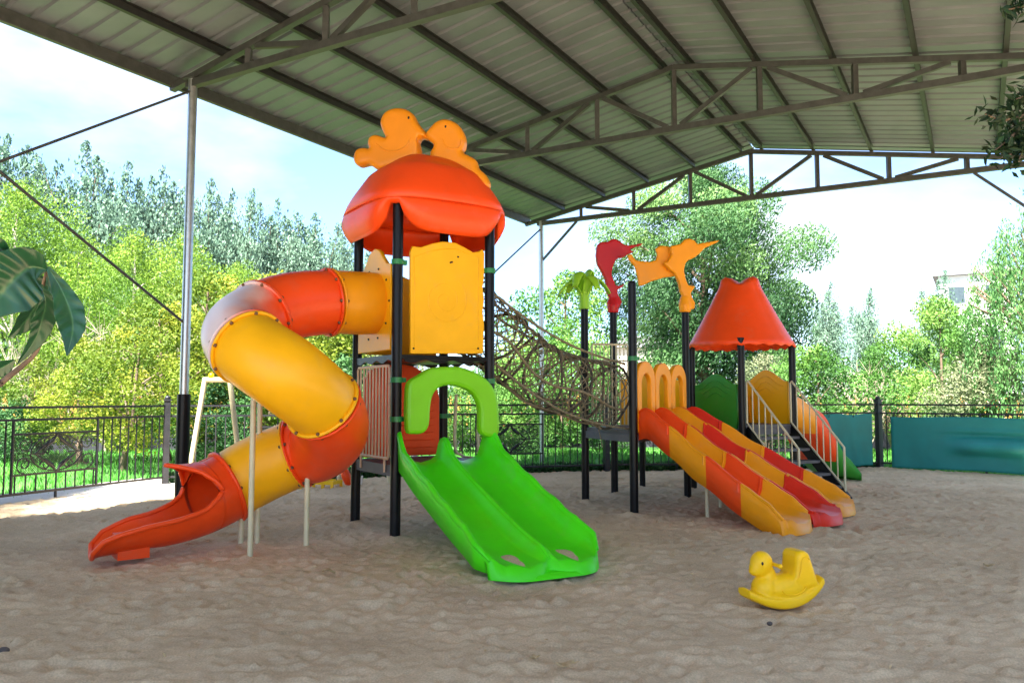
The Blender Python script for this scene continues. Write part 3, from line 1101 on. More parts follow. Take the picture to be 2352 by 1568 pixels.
# ------------------------------------------------------------------ rope tunnel
r0 = PC + E2 * (SIDE * .5) + E1 * .05
L1, L3 = gr(1345, 1154), gr(1457, 1184)
r1 = (L1 + L3) / 2
tunnel = thing('rope_tunnel', ((r0.x + r1.x) / 2, (r0.y + r1.y) / 2, 0), 'sagging brown rope net tunnel hung between the tall tower and the low one', 'rope tunnel')
tn = []
for i in range(41):
    t = i / 40
    p_ = r0.lerp(r1, t)
    z = 2.46 + (1.50 - 2.46) * t - .16 * math.sin(math.pi * t) + .03 * math.sin(t * 9)
    tn.append(Vector((p_.x, p_.y, z)))


def t_frame(t):
    x = t * 40
    i = min(39, int(x))
    p_ = tn[i].lerp(tn[i + 1], x - i)
    d = (tn[min(i + 2, 40)] - tn[max(i - 1, 0)]).normalized()
    side = d.cross(UP).normalized()
    return p_, side, side.cross(d)


def t_pt(t, a, r=0.44):
    p_, s_, u_ = t_frame(max(0, min(1, t)))
    rr_ = r * (1 - .10 * math.sin(math.pi * t)) * (1 + .04 * math.sin(5 * a + t * 20))
    return p_ + (s_ * math.cos(a) + u_ * math.sin(a)) * rr_


rnd = random.Random(3)
for k in range(7):
    t = .0 + k / 6
    b = MB()
    lean = rnd.uniform(.03, .075) * (1 if k % 2 else -1)
    b.tube([t_pt(t + lean * math.sin(a + k) * (0 < k < 6), a) for a in np.linspace(0, 2 * math.pi, 28, endpoint=False)], .017, n=7, closed=True)
    b.build('hoop', DARKROPE, tunnel)
b = MB()
NA = 15
for k in range(NA):
    for sg in (-1, 1):
        pts = []
        for i in range(61):
            t = i / 60
            a = 2 * math.pi * k / NA + sg * t * 2 * math.pi * 1.15 + .09 * math.sin(t * 23 + k * 1.7)
            pts.append(t_pt(t, a, .432 + .012 * math.sin(t * 47 + k)))
        b.tube(pts, .0072, n=5)
for k in range(9):
    t = (k + .5) / 9
    b.tube([t_pt(t + .012 * math.sin(3 * a + k), a, .43) for a in np.linspace(0, 2 * math.pi, 22, endpoint=False)], .008, n=5, closed=True)
b.build('netting', ROPE, tunnel)
for a in (R(95), R(200), R(275), R(340)):
    b = MB()
    b.tube([t_pt(i / 30, a + .12 * math.sin(i * .4), .45) for i in range(31)], .018, n=6)
    b.build('rope', ROPE, tunnel)
# upper hand ropes slung from post to post
for off, zz0, zz1 in ((.30, 2.88, 2.02), (-.42, 2.80, 1.96)):
    b = MB()
    q0, q1 = r0 + E2 * off * 1.0 + UP * zz0, r1 + E2 * off * .9 + UP * zz1
    pts = [q0.lerp(q1, i / 16) - UP * (.14 * math.sin(math.pi * i / 16)) for i in range(17)]
    b.tube(pts, .016, n=6)
    b.build('rope', ROPE, tunnel)
b = MB()
q0, q1 = r0 - E2 * .4 + UP * 2.0, r1 - E2 * .45 + UP * 1.10
b.tube([q0.lerp(q1, i / 16) - UP * (.20 * math.sin(math.pi * i / 16)) for i in range(17)], .016, n=6)
b.build('rope', ROPE, tunnel)
b = MB()
b.tube(catmull([t_pt(1, R(260)), t_pt(1, R(262)) + Vector((.02, -.03, -.12)), t_pt(1, R(262)) + Vector((.05, -.02, -.27))], 5), .008, n=5)
b.build('rope', ROPE, tunnel)

# ------------------------------------------------------------------ low play set
L2, L4 = gr(1412, 1137), gr(1580, 1146)
L5 = gr(1476, 1120)
QC = Vector((3.80, 13.35, 0))
vd = Vector((QC.x, QC.y, 0)).normalized()
vs = Vector((vd.y, -vd.x, 0))
HD = 0.80
Q1, Q2, Q3, Q4 = QC - vd * HD, QC + vs * HD, QC + vd * HD, QC - vs * HD
low = thing('play_tower', (2.4, 12.0, 0), 'low play set with wavy red and orange triple slide, stairs and red cone canopy', 'playground')
for p_, z, cap in ((L1, 2.93, False), (L2, 2.93, False), (L3, 3.0, True), (L4, 2.93, False)):
    post(p_, z, .056, low, (2.02,) if p_ is L3 else (), cap)
post(L5, 1.0, .05, low)
for p_ in (Q1, Q2, Q3, Q4):
    post(p_, 2.45, .056, low)
LD = 1.06
b = MB()
b.prism([p_ + UP * LD for p_ in (L3, L4, Q4, L5, L2, L1)], UP, .05)
for p_, q in ((L1, L3), (L1, L2), (L2, L5), (L5, Q4), (L3, L4)):
    b.beam(p_.lerp(q, .05) + UP * (LD - .075), q.lerp(p_, .05) + UP * (LD - .075), .05, .10)
b.build('deck', DECKM, low)
b = MB()
b.prism([p_ + UP * (LD + .003) for p_ in (Q1, Q2, Q3, Q4)], UP, .05)
for p_, q in ((Q1, Q2), (Q2, Q3), (Q3, Q4), (Q4, Q1)):
    b.beam(p_.lerp(q, .06) + UP * (LD - .075), q.lerp(p_, .06) + UP * (LD - .075), .05, .10)
b.build('deck', DECKM, low)

# cone canopy
b = MB()
rows = []
ROT = math.atan2(vs.y, vs.x)
for j in range(22):
    t = j / 21
    row = []
    for k in range(96):
        ph = 2 * math.pi * k / 96
        if t < .8:
            q_ = t / .8
            rad = 0.86 - 0.545 * q_ ** 0.92
            z = 2.37 + 1.0 * q_
        else:
            q_ = (t - .8) / .2
            rad = .315 * math.cos(q_ * math.pi / 2) ** .8 + .001
            z = 3.37 + .12 * math.sin(q_ * math.pi * .62)
        lob = abs(math.cos(2 * (ph - ROT)))
        rad *= 1 + .07 * (lob - .6) * (.3 + t)
        if t >= .8:
            z += (.16 * abs(math.cos(ph - ROT)) - .10) * math.sin(q_ * math.pi) - .05 * q_ ** 3
        if j == 0:
            z -= .025 + .018 * math.cos(ph * 24)
        row.append(QC + Vector((rad * math.cos(ph), rad * math.sin(ph), z)))
    rows.append(row)
b.grid(rows, closed_u=True)
solidify(b.build('canopy', RED, low), .02)

# panels
def wavy_panel(p_, q, z0, z1, bump_, n, mat_, name='wall_panel', t0=.08, t1=.92, thick=.05, parent=low):
    ol = [p_.lerp(q, t0) + UP * z0]
    for i in range(15):
        t = t0 + (t1 - t0) * i / 14
        x = i / 14
        ol.append(p_.lerp(q, t) + UP * (z1 + bump_ * (math.sin(math.pi * x) ** 2)))
    ol.append(p_.lerp(q, t1) + UP * z0)
    b = MB()
    b.prism(ol, n, thick, .012)
    for s_ in (.8, .62, .44):                 # moulded echo lines
        cen = p_.lerp(q, .5) + UP * ((z0 + z1) / 2)
        pts = [cen + (o_ - cen) * s_ + n * (thick / 2 + .002) for o_ in ol[1:-1]]
        b.tube(pts, .007, n=5)
    return b.build(name, mat_, parent)


n41 = (Q1 - Q4).cross(UP).normalized()
if n41.y > 0: n41 = -n41
wavy_panel(Q4, Q1, LD + .0 - .08, LD + .66, .18, n41, GREEN)['label'] = 'green arched panel under the cone canopy'
n23 = (Q3 - Q2).cross(UP).normalized()
if n23.dot(vs) > 0: n23 = -n23
wavy_panel(Q2, Q3, LD + .02, LD + .72, .2, n23, YELLOW)['label'] = 'yellow arched panel behind the stairs'
wavy_panel(Q3, Q4, LD + .02, LD + .66, .18, -n41, YELLOW)

# three-arched yellow panel over the head of the triple slide
d34 = (L4 - L3).normalized()
n34 = Vector((d34.y, -d34.x, 0))
w34 = (L4 - L3).length
b = MB()
for k in range(3):
    t0_, t1_ = .035 + .31 * k, .035 + .31 * (k + 1)
    cx_ = (t0_ + t1_) / 2
    hw = (t1_ - t0_) / 2 * w34
    c3 = L3.lerp(L4, cx_)
    zt = LD + .70
    out_, in_ = [], []
    for i in range(17):
        a = math.pi * i / 16
        out_.append(c3 + d34 * (-hw * .97 * math.cos(a)) + UP * (zt + .24 * math.sin(a)))
        in_.append(c3 + d34 * (-hw * .52 * math.cos(a)) + UP * (zt - .08 + .15 * math.sin(a)))
    ol = [c3 - d34 * hw * .97 + UP * LD] + out_ + [c3 + d34 * hw * .97 + UP * LD, c3 + d34 * hw * .52 + UP * LD] + in_[::-1] + [c3 - d34 * hw * .52 + UP * LD]
    b.prism(ol, n34, .07, .015)
b.build('entry_arches', ORANGE, low)
# matching low guard at the far side of the same deck
wavy_panel(L2.lerp(L5, .02), L5.lerp(Q4, .9), LD + .03, LD + .74, .12, (L2 - L5).cross(UP).normalized(), YELLOW)

# wavy triple slide
S0, S1 = L3.lerp(L4, .05) + n34 * .02, L3.lerp(L4, .95) + n34 * .02
E0_, E1_ = gr(1795, 1232), gr(1952, 1172)
E0_.z = E1_.z = 0
NSTW = 60


def wz(t):
    return interp(t, [0, .05, .12, .2, .3, .42, .55, .68, .8, .9, 1.0], [1.10, 1.12, 1.10, 1.0, .84, .69, .54, .38, .24, .16, .10])


for ch in range(3):
    rows, mis = [], []
    a0_, a1_ = ch / 3 + .008, (ch + 1) / 3 - .008
    cuts = (.24, .50, .74)
    for i in range(NSTW + 1):
        t = i / NSTW * (1.0 if ch != 1 else 1.03)
        zc = sum(wz(max(0, min(1, t + k * .025))) for k in (-2, -1, 0, 1, 2)) / 5 + .022 * math.sin(t * 4 * 2 * math.pi) * (1 - t)
        wall = interp(t, [0, .05, .15, .8, .92, 1], [.20, .23, .22, .21, .17, .06])
        row = []
        for a_, h_ in ((0, -.15 if ch == 0 else -.07), (-.015, wall * .5), (-.01, wall - .02), (.02, wall + .012), (.06, wall), (.09, wall * .5), (.15, .06), (.25, .012), (.5, 0), (.75, .012), (.85, .06), (.91, wall * .5),
                       (.94, wall), (.98, wall + .012), (1.01, wall - .02), (1.015, wall * .5), (1.0, -.07), (.5, -.08)):
            aa = a0_ + (a1_ - a0_) * a_
            P0_, P1_ = S0.lerp(S1, aa), E0_.lerp(E1_, aa)
            p_ = P0_.lerp(P1_, t)
            fwd = (P1_ - P0_).normalized()
            p_ = p_ + fwd * (max(0, t - .85) / .15 * .16 * (1 - (2 * a_ - 1) ** 2))
            row.append(Vector((p_.x, p_.y, zc + h_)))
        rows.append(row)
        band = sum(t > c_ for c_ in cuts)
        mis.append((band + ch) % 2)
    rows.append([Vector((p_.x, p_.y, min(p_.z, 0.0))) + fwd * .02 for p_ in rows[-1]])
    mis.append(mis[-1])
    b = MB()
    b.grid(rows, closed_u=True, mis=mis)
    # moulded joint ribs between the coloured sections
    for c_ in cuts:
        i = int(c_ * NSTW)
        rr_ = [p_ + UP * .004 for p_ in rows[i]]
        b.tube(rr_[1:-2], .014, n=5, mi=mis[i])
    for k_ in (3, 13):
        for bd_i in range(4):
            i_a = 0 if bd_i == 0 else int(cuts[bd_i - 1] * NSTW) + 1
            i_b = NSTW if bd_i == 3 else int(cuts[bd_i] * NSTW) + 1
            b.tube([rows[i][k_] - UP * .008 for i in range(i_a, i_b + 1)], .021, n=6, mi=(bd_i + ch) % 2)
    b.build('slide_channel', [DEEPRED if ch else RED, ORANGE], low)
for (x, y) in ((1625, 1194), (1655, 1165)):
    p_ = gr(x, y)
    b = MB()
    b.tube([(p_.x, p_.y, -.1), (p_.x, p_.y, .58)], .024, n=8)
    b.build('support_leg', BEIGE, low)

# stairs
sn = (Q2 - Q1).cross(UP).normalized()
if sn.y > 0: sn = -sn
RUN = .97
b = MB()
for k in range(5):
    t = (k + .5) / 5
    z = LD * (1 - (k + 1) / 6)
    b.prism([Q1.lerp(Q2, .10) + sn * (RUN * t - .12) + UP * z, Q1.lerp(Q2, .90) + sn * (RUN * t - .12) + UP * z,
             Q1.lerp(Q2, .90) + sn * (RUN * t + .12) + UP * z, Q1.lerp(Q2, .10) + sn * (RUN * t + .12) + UP * z], UP, .04)
b.build('stair_tread', DECKM, low)
for t_ in (.07, .93):
    q_ = Q1.lerp(Q2, t_)
    b = MB()
    b.beam(q_ + UP * (LD - .05), q_ + sn * (RUN + .1) + UP * -.03, .05, .16)
    b.build('stringer', BLACKPOST, low)
    b = MB()
    top0, top1 = q_ + sn * .02 + UP * (LD + .72), q_ + sn * (RUN + .05) + UP * .80
    bot0, bot1 = q_ + sn * .02 + UP * (LD + .06), q_ + sn * (RUN + .05) + UP * .16
    b.tube([bot0, top0 - UP * .03, top0 + sn * .03, top1 - sn * .03, top1 - UP * .03, bot1 - UP * .30], .017, n=8)
    b.tube([bot0, bot1], .015, n=7)
    for k in range(1, 8):
        t = k / 8
        b.tube([bot0.lerp(bot1, t), top0.lerp(top1, t)], .010, n=6)
    b.build('stair_rail', BEIGE, low)

# small chute on the far side
cp = catmull([QC.lerp((Q2 + Q3) / 2, 1.0) + UP * 1.10, Vector((4.75, 14.0, 1.07)), Vector((5.15, 14.35, .88)), Vector((5.5, 14.7, .52)), Vector((5.85, 15.0, .20)), Vector((6.25, 15.2, .09))], 9)
rows, mis = [], []
for i, p_ in enumerate(cp):
    t = i / (len(cp) - 1)
    d = (cp[min(i + 1, len(cp) - 1)] - cp[max(0, i - 1)])
    d.z = 0
    d.normalize()
    lt = Vector((d.y, -d.x, 0))
    wl_ = interp(t, [0, .1, .7, .9, 1], [.42, .40, .36, .22, .06]) * (1 + .10 * math.sin(t * 16))
    w = .30
    rows.append([p_ + lt * a_ + UP * h_ for a_, h_ in ((-w - .03, -.07), (-w - .05, wl_ - .02), (-w - .02, wl_ + .015), (-w + .02, wl_ - .01), (-w + .06, wl_ * .35), (-w * .5, .01), (w * .5, .01), (w - .06, wl_ * .35),
                                                       (w - .02, wl_ - .01), (w + .02, wl_ + .015), (w + .05, wl_ - .02), (w + .03, -.07))])
    mis.append(0 if t < .33 else (1 if t < .64 else 2))
rows.append([Vector((p_.x, p_.y, min(0, p_.z))) for p_ in rows[-1]])
mis.append(2)
b = MB()
b.grid(rows, closed_u=True, mis=mis)
b.build('side_chute', [ORANGE, RED, GREEN], low)

# railing where the rope tunnel lands
b = MB()
ra, rb = L1.lerp(L2, .10) + Vector((.06, -.02, 0)), at(1443, 900, 12.0)
ra, rb = Vector((ra.x, ra.y, 0)), Vector((rb.x, rb.y, 0))
hh = lambda t, z: ra.lerp(rb, t) + UP * z
fr = [hh(0, LD + .05), hh(0, 2.27), hh(.03, 2.30), hh(.97, 2.30), hh(1, 2.27), hh(1, LD + .05)]
b.tube(fr, .016, n=8, closed=True)
b.tube([hh(0, 2.06), hh(1, 2.06)], .013, n=7)
for k in range(1, 9):
    b.tube([hh(k / 9, LD + .05), hh(k / 9, 2.30)], .010, n=6)
b.build('railing', BEIGE, low)

# ornaments on the posts
toY = Vector((0.10, -1, 0)).normalized()
red_ol = zz([(830, 1225), (800, 1225), (730, 1120), (765, 1050), (745, 1000), (690, 890), (715, 830), (690, 740), (640, 640), (580, 540), (560, 400), (580, 250), (630, 205), (740, 200), (800, 160),
             (850, 156), (920, 190), (980, 240), (1050, 258), (1270, 222), (1270, 240), (1150, 280), (1060, 305), (1070, 335), (1120, 350), (1020, 405), (960, 432), (870, 450), (820, 540), (795, 650), (795, 720),
             (825, 800), (850, 875), (980, 850), (980, 872), (905, 915), (880, 945), (910, 1030), (955, 1110), (930, 1160), (905, 1215)], 1440, 590, 5.88)
org_ol = zz([(1890, 1215), (1830, 1110), (1880, 1020), (1835, 950), (1820, 850), (1790, 760), (1750, 680), (1680, 630), (1600, 555), (1580, 510), (1640, 500), (1700, 400), (1680, 330), (1690, 265), (1840, 235),
             (1900, 165), (1970, 150), (2050, 180), (2085, 235), (2420, 175), (2420, 200), (2200, 300), (2120, 390), (2050, 440), (1950, 480), (1910, 540), (1890, 640), (1920, 780), (1960, 860), (2060, 870), (2025, 935),
             (1990, 980), (2020, 1060), (2060, 1120), (2050, 1215)], 1440, 590, 5.88)
mid_ol = zz([(1040, 400), (1100, 380), (1160, 470), (1250, 490), (1380, 500), (1480, 470), (1490, 390), (1460, 300), (1540, 255), (1640, 260), (1760, 300), (1760, 480), (1600, 520), (1640, 620), (1790, 640), (1780, 720), (1600, 740), (1500, 770),
             (1400, 800), (1300, 850), (1210, 870), (1200, 760), (1150, 570), (1060, 470)], 1440, 590, 5.88)
for ol, p_, m_, nm in ((red_ol, L2, CRIMSON, 'bird_ornament'), (org_ol, L4, ORANGE, 'bird_ornament'), (mid_ol, L4 + Vector((0, .10, 0)), ORANGE, 'ornament_plate')):
    b = MB()
    b.prism([on_plane(x, y, p_, toY) for x, y in ol], toY, .12 if nm != 'ornament_plate' else .07, .02)
    if nm != 'ornament_plate':
        zt = on_plane(*ol[0], p_, toY).z
        b.tube([(p_.x, p_.y, zt - .05), (p_.x, p_.y, zt + .06), (p_.x, p_.y, zt + .16), (p_.x, p_.y, zt + .24)], [.085, .10, .075, .04], n=16)
    melt(b.build(nm, m_, low), .014, 6)
# green palm top
zt = 2.93
for k, (az, le, ri) in enumerate(((0.1, .34, .26), (1.2, .24, .34), (2.4, .28, .28), (3.2, .34, .22), (4.1, .22, .33), (5.3, .28, .28), (.5, .12, .38), (3.6, .14, .33))):
    d = Vector((math.cos(az), math.sin(az), 0))
    s_ = Vector((-d.y, d.x, 0))
    rows = []
    for i in range(13):
        t = i / 12
        c_ = Vector((L1.x, L1.y, zt)) + d * (.03 + le * t ** 1.3) + UP * (ri * math.sin(t * 2.3) * 1.15 - .15 * max(0, t - .6) * 2)
        w = .034 + .052 * math.sin(math.pi * min(1, t * 1.02)) ** .8 * (1 if t < .97 else .5)
        rows.append([c_ - s_ * w + UP * .0, c_ - s_ * w * .5 + UP * .022, c_ + UP * .03, c_ + s_ * w * .5 + UP * .022, c_ + s_ * w])
    b = MB()
    b.grid(rows)
    solidify(b.build('palm_leaf', PALMG, low), .022)
b = MB()
b.tube([(L1.x, L1.y, zt - .12), (L1.x, L1.y, zt + .02), (L1.x, L1.y, zt + .2)], [.07, .075, .06], n=14)
b.build('palm_base', PALMG, low)

# ------------------------------------------------------------------ rocking duck
dk = gr(1800, 1392)
duck = thing('rocking_duck', (dk.x, dk.y, 0), 'small yellow plastic rocking duck with seat, alone on the sand', 'rocking toy')
yaw = math.radians(197)          # faces left and a little towards the camera
fx = Vector((math.cos(yaw), math.sin(yaw), 0))
fy = Vector((-fx.y, fx.x, 0))
MM = Matrix((fx, fy, UP)).transposed()
dl = lambda x, y, z: Vector((dk.x, dk.y, 0)) + fx * x + fy * y + UP * z
b = MB()
# rocker hull: a solid curved base with up-turned tips
TILT = R(-5)
dl0 = dl
dl = lambda x, y, z: dl0(x * math.cos(TILT) - z * math.sin(TILT), y, .0 + x * math.sin(TILT) + z * math.cos(TILT))
rows = []
for i in range(29):
    x = -.315 + .63 * i / 28
    kz = .005 + 1.18 * x * x
    tz = .085 + .95 * x * x
    w_ = .125 * (1 - .35 * (abs(x) / .315) ** 3)
    rows.append([dl(x, y_ * w_, z_) for y_, z_ in ((-.72, kz), (-.95, kz + .012), (-1.0, (kz + tz) / 2), (-.96, tz - .008), (-.8, tz), (0, tz + .012), (.8, tz), (.96, tz - .008), (1.0, (kz + tz) / 2), (.95, kz + .012), (.72, kz))])
b.grid(rows, closed_u=True)
b.add(rows[0], [tuple(range(11))]); b.add(rows[-1], [tuple(range(10, -1, -1))])
b.ball(dl(-.01, 0, .135), (.22, .118, .105), 24, 14, M=MM)          # body
b.ball(dl(.150, 0, .150), (.088, .098, .105), 20, 12, M=MM)         # breast
b.ball(dl(.115, 0, .235), (.066, .066, .085), 18, 10, M=MM)         # neck
b.ball(dl(.150, 0, .335), (.082, .078, .086), 22, 14, M=MM)         # head
b.ball(dl(.172, 0, .305), (.074, .066, .066), 20, 12, M=MM)         # cheeks
b.ball(dl(.208, 0, .285), (.046, .050, .034), 18, 10, M=MM)         # bill
b.prism([dl(x, 0, z) for x, z in ((-.03, .20), (-.065, .25), (-.083, .33), (-.086, .360), (-.108, .392), (-.160, .395), (-.197, .37), (-.218, .29), (-.24, .2), (-.25, .12), (-.1, .12))], fy, .21, .035)
b.prism([dl(x, 0, z) for x, z in ((.06, .20), (0, .205), (-.06, .21), (-.06, .1), (.05, .1))], fy, .20, .03)
melt(b.build('body', DUCKY, duck), .0085, 7)
b = MB()
for sg in (-1, 1):
    b.tube([dl(x, sg * (.110 - .25 * (x + .02) ** 2), z) for x, z in [(.10 * math.cos(q) - .03, .150 + .045 * math.sin(q)) for q in np.linspace(math.pi * 1.02, math.pi * 2.0, 14)]], .006, n=6)
    b.tube([dl(.205 + .026 * math.cos(q), sg * (.030 + .016 * math.sin(q)), .283 - .006 * math.sin(q)) for q in np.linspace(0, math.pi / 2, 7)], .0035, n=5)
    b.tube([dl(x, sg * .107, z) for x, z in ((-.075, .215), (-.098, .26), (-.112, .32), (-.13, .35), (-.16, .352), (-.18, .33))], .0055, n=6)
b.build('moulding', DUCKY, duck)
b = MB()
b.tube([dl(.082, -.125, .325), dl(.082, .125, .325)], .014, n=10)
for sg in (-1, 1):
    b.ball(dl(.082, sg * .125, .325), .018, 10, 6)
b.build('handle', DUCKY, duck)
for sg in (-1, 1):
    b = MB()
    b.ball(dl(.185, sg * .068, .348), (.008, .007, .013), 10, 6, M=MM)
    b.build('eye', EYEM, duck)

# ------------------------------------------------------------------ swing frame behind the tube slide
sw0, sw1 = gr(505, 1075, 0), gr(800, 1083, 0)
sw0 = Vector((-4.75, 13.0, 0)); sw1 = Vector((-2.6, 14.3, 0))
swing = thing('swing_frame', tuple((sw0 + sw1) / 2), 'cream tubular swing frame standing behind the spiral tube slide', 'swing frame')
sd_ = (sw1 - sw0).normalized()
sx = Vector((1, .0, 0))
SZ = 1.80
b = MB()
b.tube([sw0 + UP * SZ, sw1 + UP * SZ], .04, n=10)
b.build('crossbeam', BEIGE, swing)
for e in (sw0, sw1):
    for sg in (-1, 1):
        b = MB()
        b.tube([e + sx * (sg * .20) + UP * SZ, e + sx * (sg * .47) - UP * .1], .042, n=10)
        b.build('leg', BEIGE, swing)
    b = MB()
    b.tube([e - sx * .23 + UP * SZ, e + sx * .23 + UP * SZ], .042, n=10)
    b.build('end_bar', BEIGE, swing)
b = MB()
b.ball(sw0 + UP * (SZ + .06) - sx * .1, (.045, .045, .06), 10, 8)
b.build('finial', YELLOW, swing)


def toddler_swing(x, y, Y, label, rot):
    c_ = at(x, y, Y)
    base = (c_.x, c_.y, 0)
    t = thing('toddler_swing', base, label, 'swing', 'yellow bucket swings')
    b = MB()
    w, d_, h_ = .17, .15, .20
    M3 = Matrix.Rotation(rot, 3, 'Z')
    P_ = lambda a, b_, z: c_ + M3 @ Vector((a, b_, z))
    b.box(c_ - UP * .12, (2 * w, 2 * d_, .04), rz=rot)
    for (a, b_) in ((-w, -d_), (w, -d_), (w, d_), (-w, d_)):
        b.beam(P_(a, b_, -.12), P_(a, b_, .12), .045, .045)
    ring = [P_(-w, -d_, .1), P_(w, -d_, .1), P_(w, d_, .1), P_(-w, d_, .1)]
    for i in range(4):
        b.beam(ring[i], ring[(i + 1) % 4], .04, .06)
    b.beam(P_(0, -d_, -.1), P_(0, -d_, .1), .05, .05)
    b.build('bucket', DUCKY, t)
    tt = (c_ - sw0).dot(sd_)
    hp = sw0 + sd_ * max(.2, min((sw1 - sw0).length - .2, tt)) + UP * SZ
    for sg in (-1, 1):
        b = MB()
        b.tube([P_(sg * w, 0, .1), hp + sd_ * (sg * .15)], .008, n=5)
        b.build('chain', STEELGREY, t)
    return t


toddler_swing(662, 1134, 13.4, 'yellow bucket swing half hidden under the lowest yellow tube segment', .4)
toddler_swing(752, 1120, 13.6, 'yellow bucket swing seen clear beside the red and white rider', -.3)
c_ = at(796, 1095, 14.0)
seat = thing('spring_rider', (c_.x, c_.y, 0), 'small tilted red and white rider beside the tall tower\'s left rear post', 'rider toy')
b = MB()
ax_ = Vector((.35, .1, -.9)).normalized()
b.tube([c_ - ax_ * .17, c_ - ax_ * .13, c_, c_ + ax_ * .13, c_ + ax_ * .17], [.03, .07, .085, .07, .03], n=12, mi=0)
b.tube([c_ - ax_ * .20, c_ - ax_ * .17, c_ - ax_ * .145], [.02, .055, .066], n=12, mi=1)
b.tube([c_ + ax_ * .145, c_ + ax_ * .19, c_ + ax_ * .22], [.066, .075, .04], n=12, mi=1)
b.build('seat', [RED, WHITEP], seat)
b = MB()
b.tube(catmull([c_ + ax_ * .19, c_ + ax_ * .2 + Vector((.15, 0, .02)), c_ + Vector((.27, 0, .02))], 5), .018, n=7)
b.tube([c_ + ax_ * .2, (c_.x + .06, c_.y, -.08)], .03, n=8)
b.build('support', WHITEP, seat)

# ------------------------------------------------------------------ fences
def scroll(c_, d, r, turns, a0, flip=1):
    return [c_ + (d * math.cos(a0 + flip * a) + UP * math.sin(a0 + flip * a)) * (r * (1 - .75 * a / (turns * 2 * math.pi))) for a in np.linspace(0, turns * 2 * math.pi, 26)]


def fence_run(pts_, label, ornaments=True, first_post=True, posts_at=None):
    p0, p1 = Vector((*pts_[0], 0)), Vector((*pts_[-1], 0))
    t = thing('metal_fence', tuple((p0 + p1) / 2), label, 'fence', 'black iron fence around the playground')
    n = len(pts_) - 1
    for i, q in enumerate(pts_):
        if i == 0 and not first_post:
            continue
        b = MB()
        b.box((q[0], q[1], .65), (.11, .11, 1.62), rz=.4)
        po = b.build('post', FENCEM, t)
        b = MB()
        b.box((q[0], q[1], 1.475), (.14, .14, .03), rz=.4)
        b.ball((q[0], q[1], 1.51), (.05, .05, .045), 10, 6)
        b.build('post_cap', FENCEM, po)
    for i in range(n):
        a, c_ = Vector((*pts_[i], 0)), Vector((*pts_[i + 1], 0))
        d = (c_ - a).normalized()
        Ln = (c_ - a).length
        b = MB()
        for z, w in ((1.37, .035), (1.19, .035), (.12, .035)):
            b.beam(a + UP * z, c_ + UP * z, .03, w)
        nb = int(round(Ln / .165))
        o0, o1 = Ln / 3, 2 * Ln / 3
        for k in range(1, nb):
            x = Ln * k / nb
            top = 1.18
            if ornaments and o0 - .02 < x < o1 + .02:
                top = .38
            b.beam(a + d * x + UP * .13, a + d * x + UP * top, .018, .018)
        b.beam(a + d * (Ln * .5) + UP * -.1, a + d * (Ln * .5) + UP * .11, .03, .03)
        if ornaments:
            b.beam(a + d * o0 + UP * .13, a + d * o0 + UP * 1.18, .03, .03)
            b.beam(a + d * o1 + UP * .13, a + d * o1 + UP * 1.18, .03, .03)
        pa = b.build('fence_panel', FENCEM, t)
        if ornaments:
            b = MB()
            b.beam(a + d * o0 + UP * .39, a + d * o1 + UP * .39, .03, .03)
            b.beam(a + d * o0 + UP * .98, a + d * o1 + UP * .98, .03, .03)
            cc = a + d * (Ln / 2) + UP * .685
            w, h_ = (o1 - o0) / 2, .29
            b.tube([cc + d * (w * .60 * math.cos(q)) + UP * (h_ * .93 * math.sin(q)) for q in np.linspace(0, 2 * math.pi, 24, endpoint=False)], .011, n=5, closed=True)
            for sx_ in (-1, 1):
                b.tube([cc + d * (sx_ * w * .5), cc + UP * h_ * .95], .014, n=5)
                b.tube([cc + d * (sx_ * w * .5), cc - UP * h_ * .95], .014, n=5)
                b.tube([cc + d * (sx_ * w * .62), cc + d * (sx_ * w * .28)], .012, n=5)
                for sz_ in (-1, 1):
                    b.tube(scroll(cc + d * (sx_ * w * .74) + UP * (sz_ * h_ * .5), d, .13, 1.3, math.pi / 2 * sz_, sx_), .010, n=5)
                    b.tube(scroll(cc + d * (sx_ * w * .26) + UP * (sz_ * h_ * .62), d, .09, 1.1, math.pi * (sx_ < 0), -sx_ * sz_), .010, n=5)
                    # leaf blades
                    b.tube([cc + UP * (sz_ * h_ * .95), cc + d * (sx_ * w * .12) + UP * (sz_ * h_ * .62), cc + d * (sx_ * w * .3) + UP * (sz_ * h_ * .25)], [.006, .035, .006], n=6)
            for k in range(40):               # punched lattice behind the scrolls
                x0 = o0 + (o1 - o0) * k / 40
                for sg in (-1, 1):
                    xa, xb = x0, x0 + sg * .59
                    za, zb = .39, .98
                    if xb > o1:
                        zb = .39 + (o1 - xa); xb = o1
                    if xb < o0:
                        zb = .39 + (xa - o0); xb = o0
                    if abs(xb - xa) > .04:
                        b.beam(a + d * xa + UP * za, a + d * xb + UP * zb, .003, .0055)
            b.build('ornament', FENCEM, pa)
    return t


def split(p0, p1, n):
    return [(p0[0] + (p1[0] - p0[0]) * i / n, p0[1] + (p1[1] - p0[1]) * i / n) for i in range(n + 1)]


fence_run(split(FENCE[0], FENCE[1], 2), 'black iron fence with scroll panels on the left, beside the pale paved strip')
fence_run(split(FENCE[1], FENCE[2], 2), 'black iron fence with scroll panels behind the tall tower and rope tunnel', first_post=False)
fence_run(split(FENCE[2], FENCE[3], 2), 'black iron fence behind the low play set, ending at the post between the teal sheets', ornaments=False, first_post=False)
fence_run(split(FENCE[3], FENCE[4], 2), 'black iron fence on the far right carrying the wide teal sheet', ornaments=False, first_post=False)


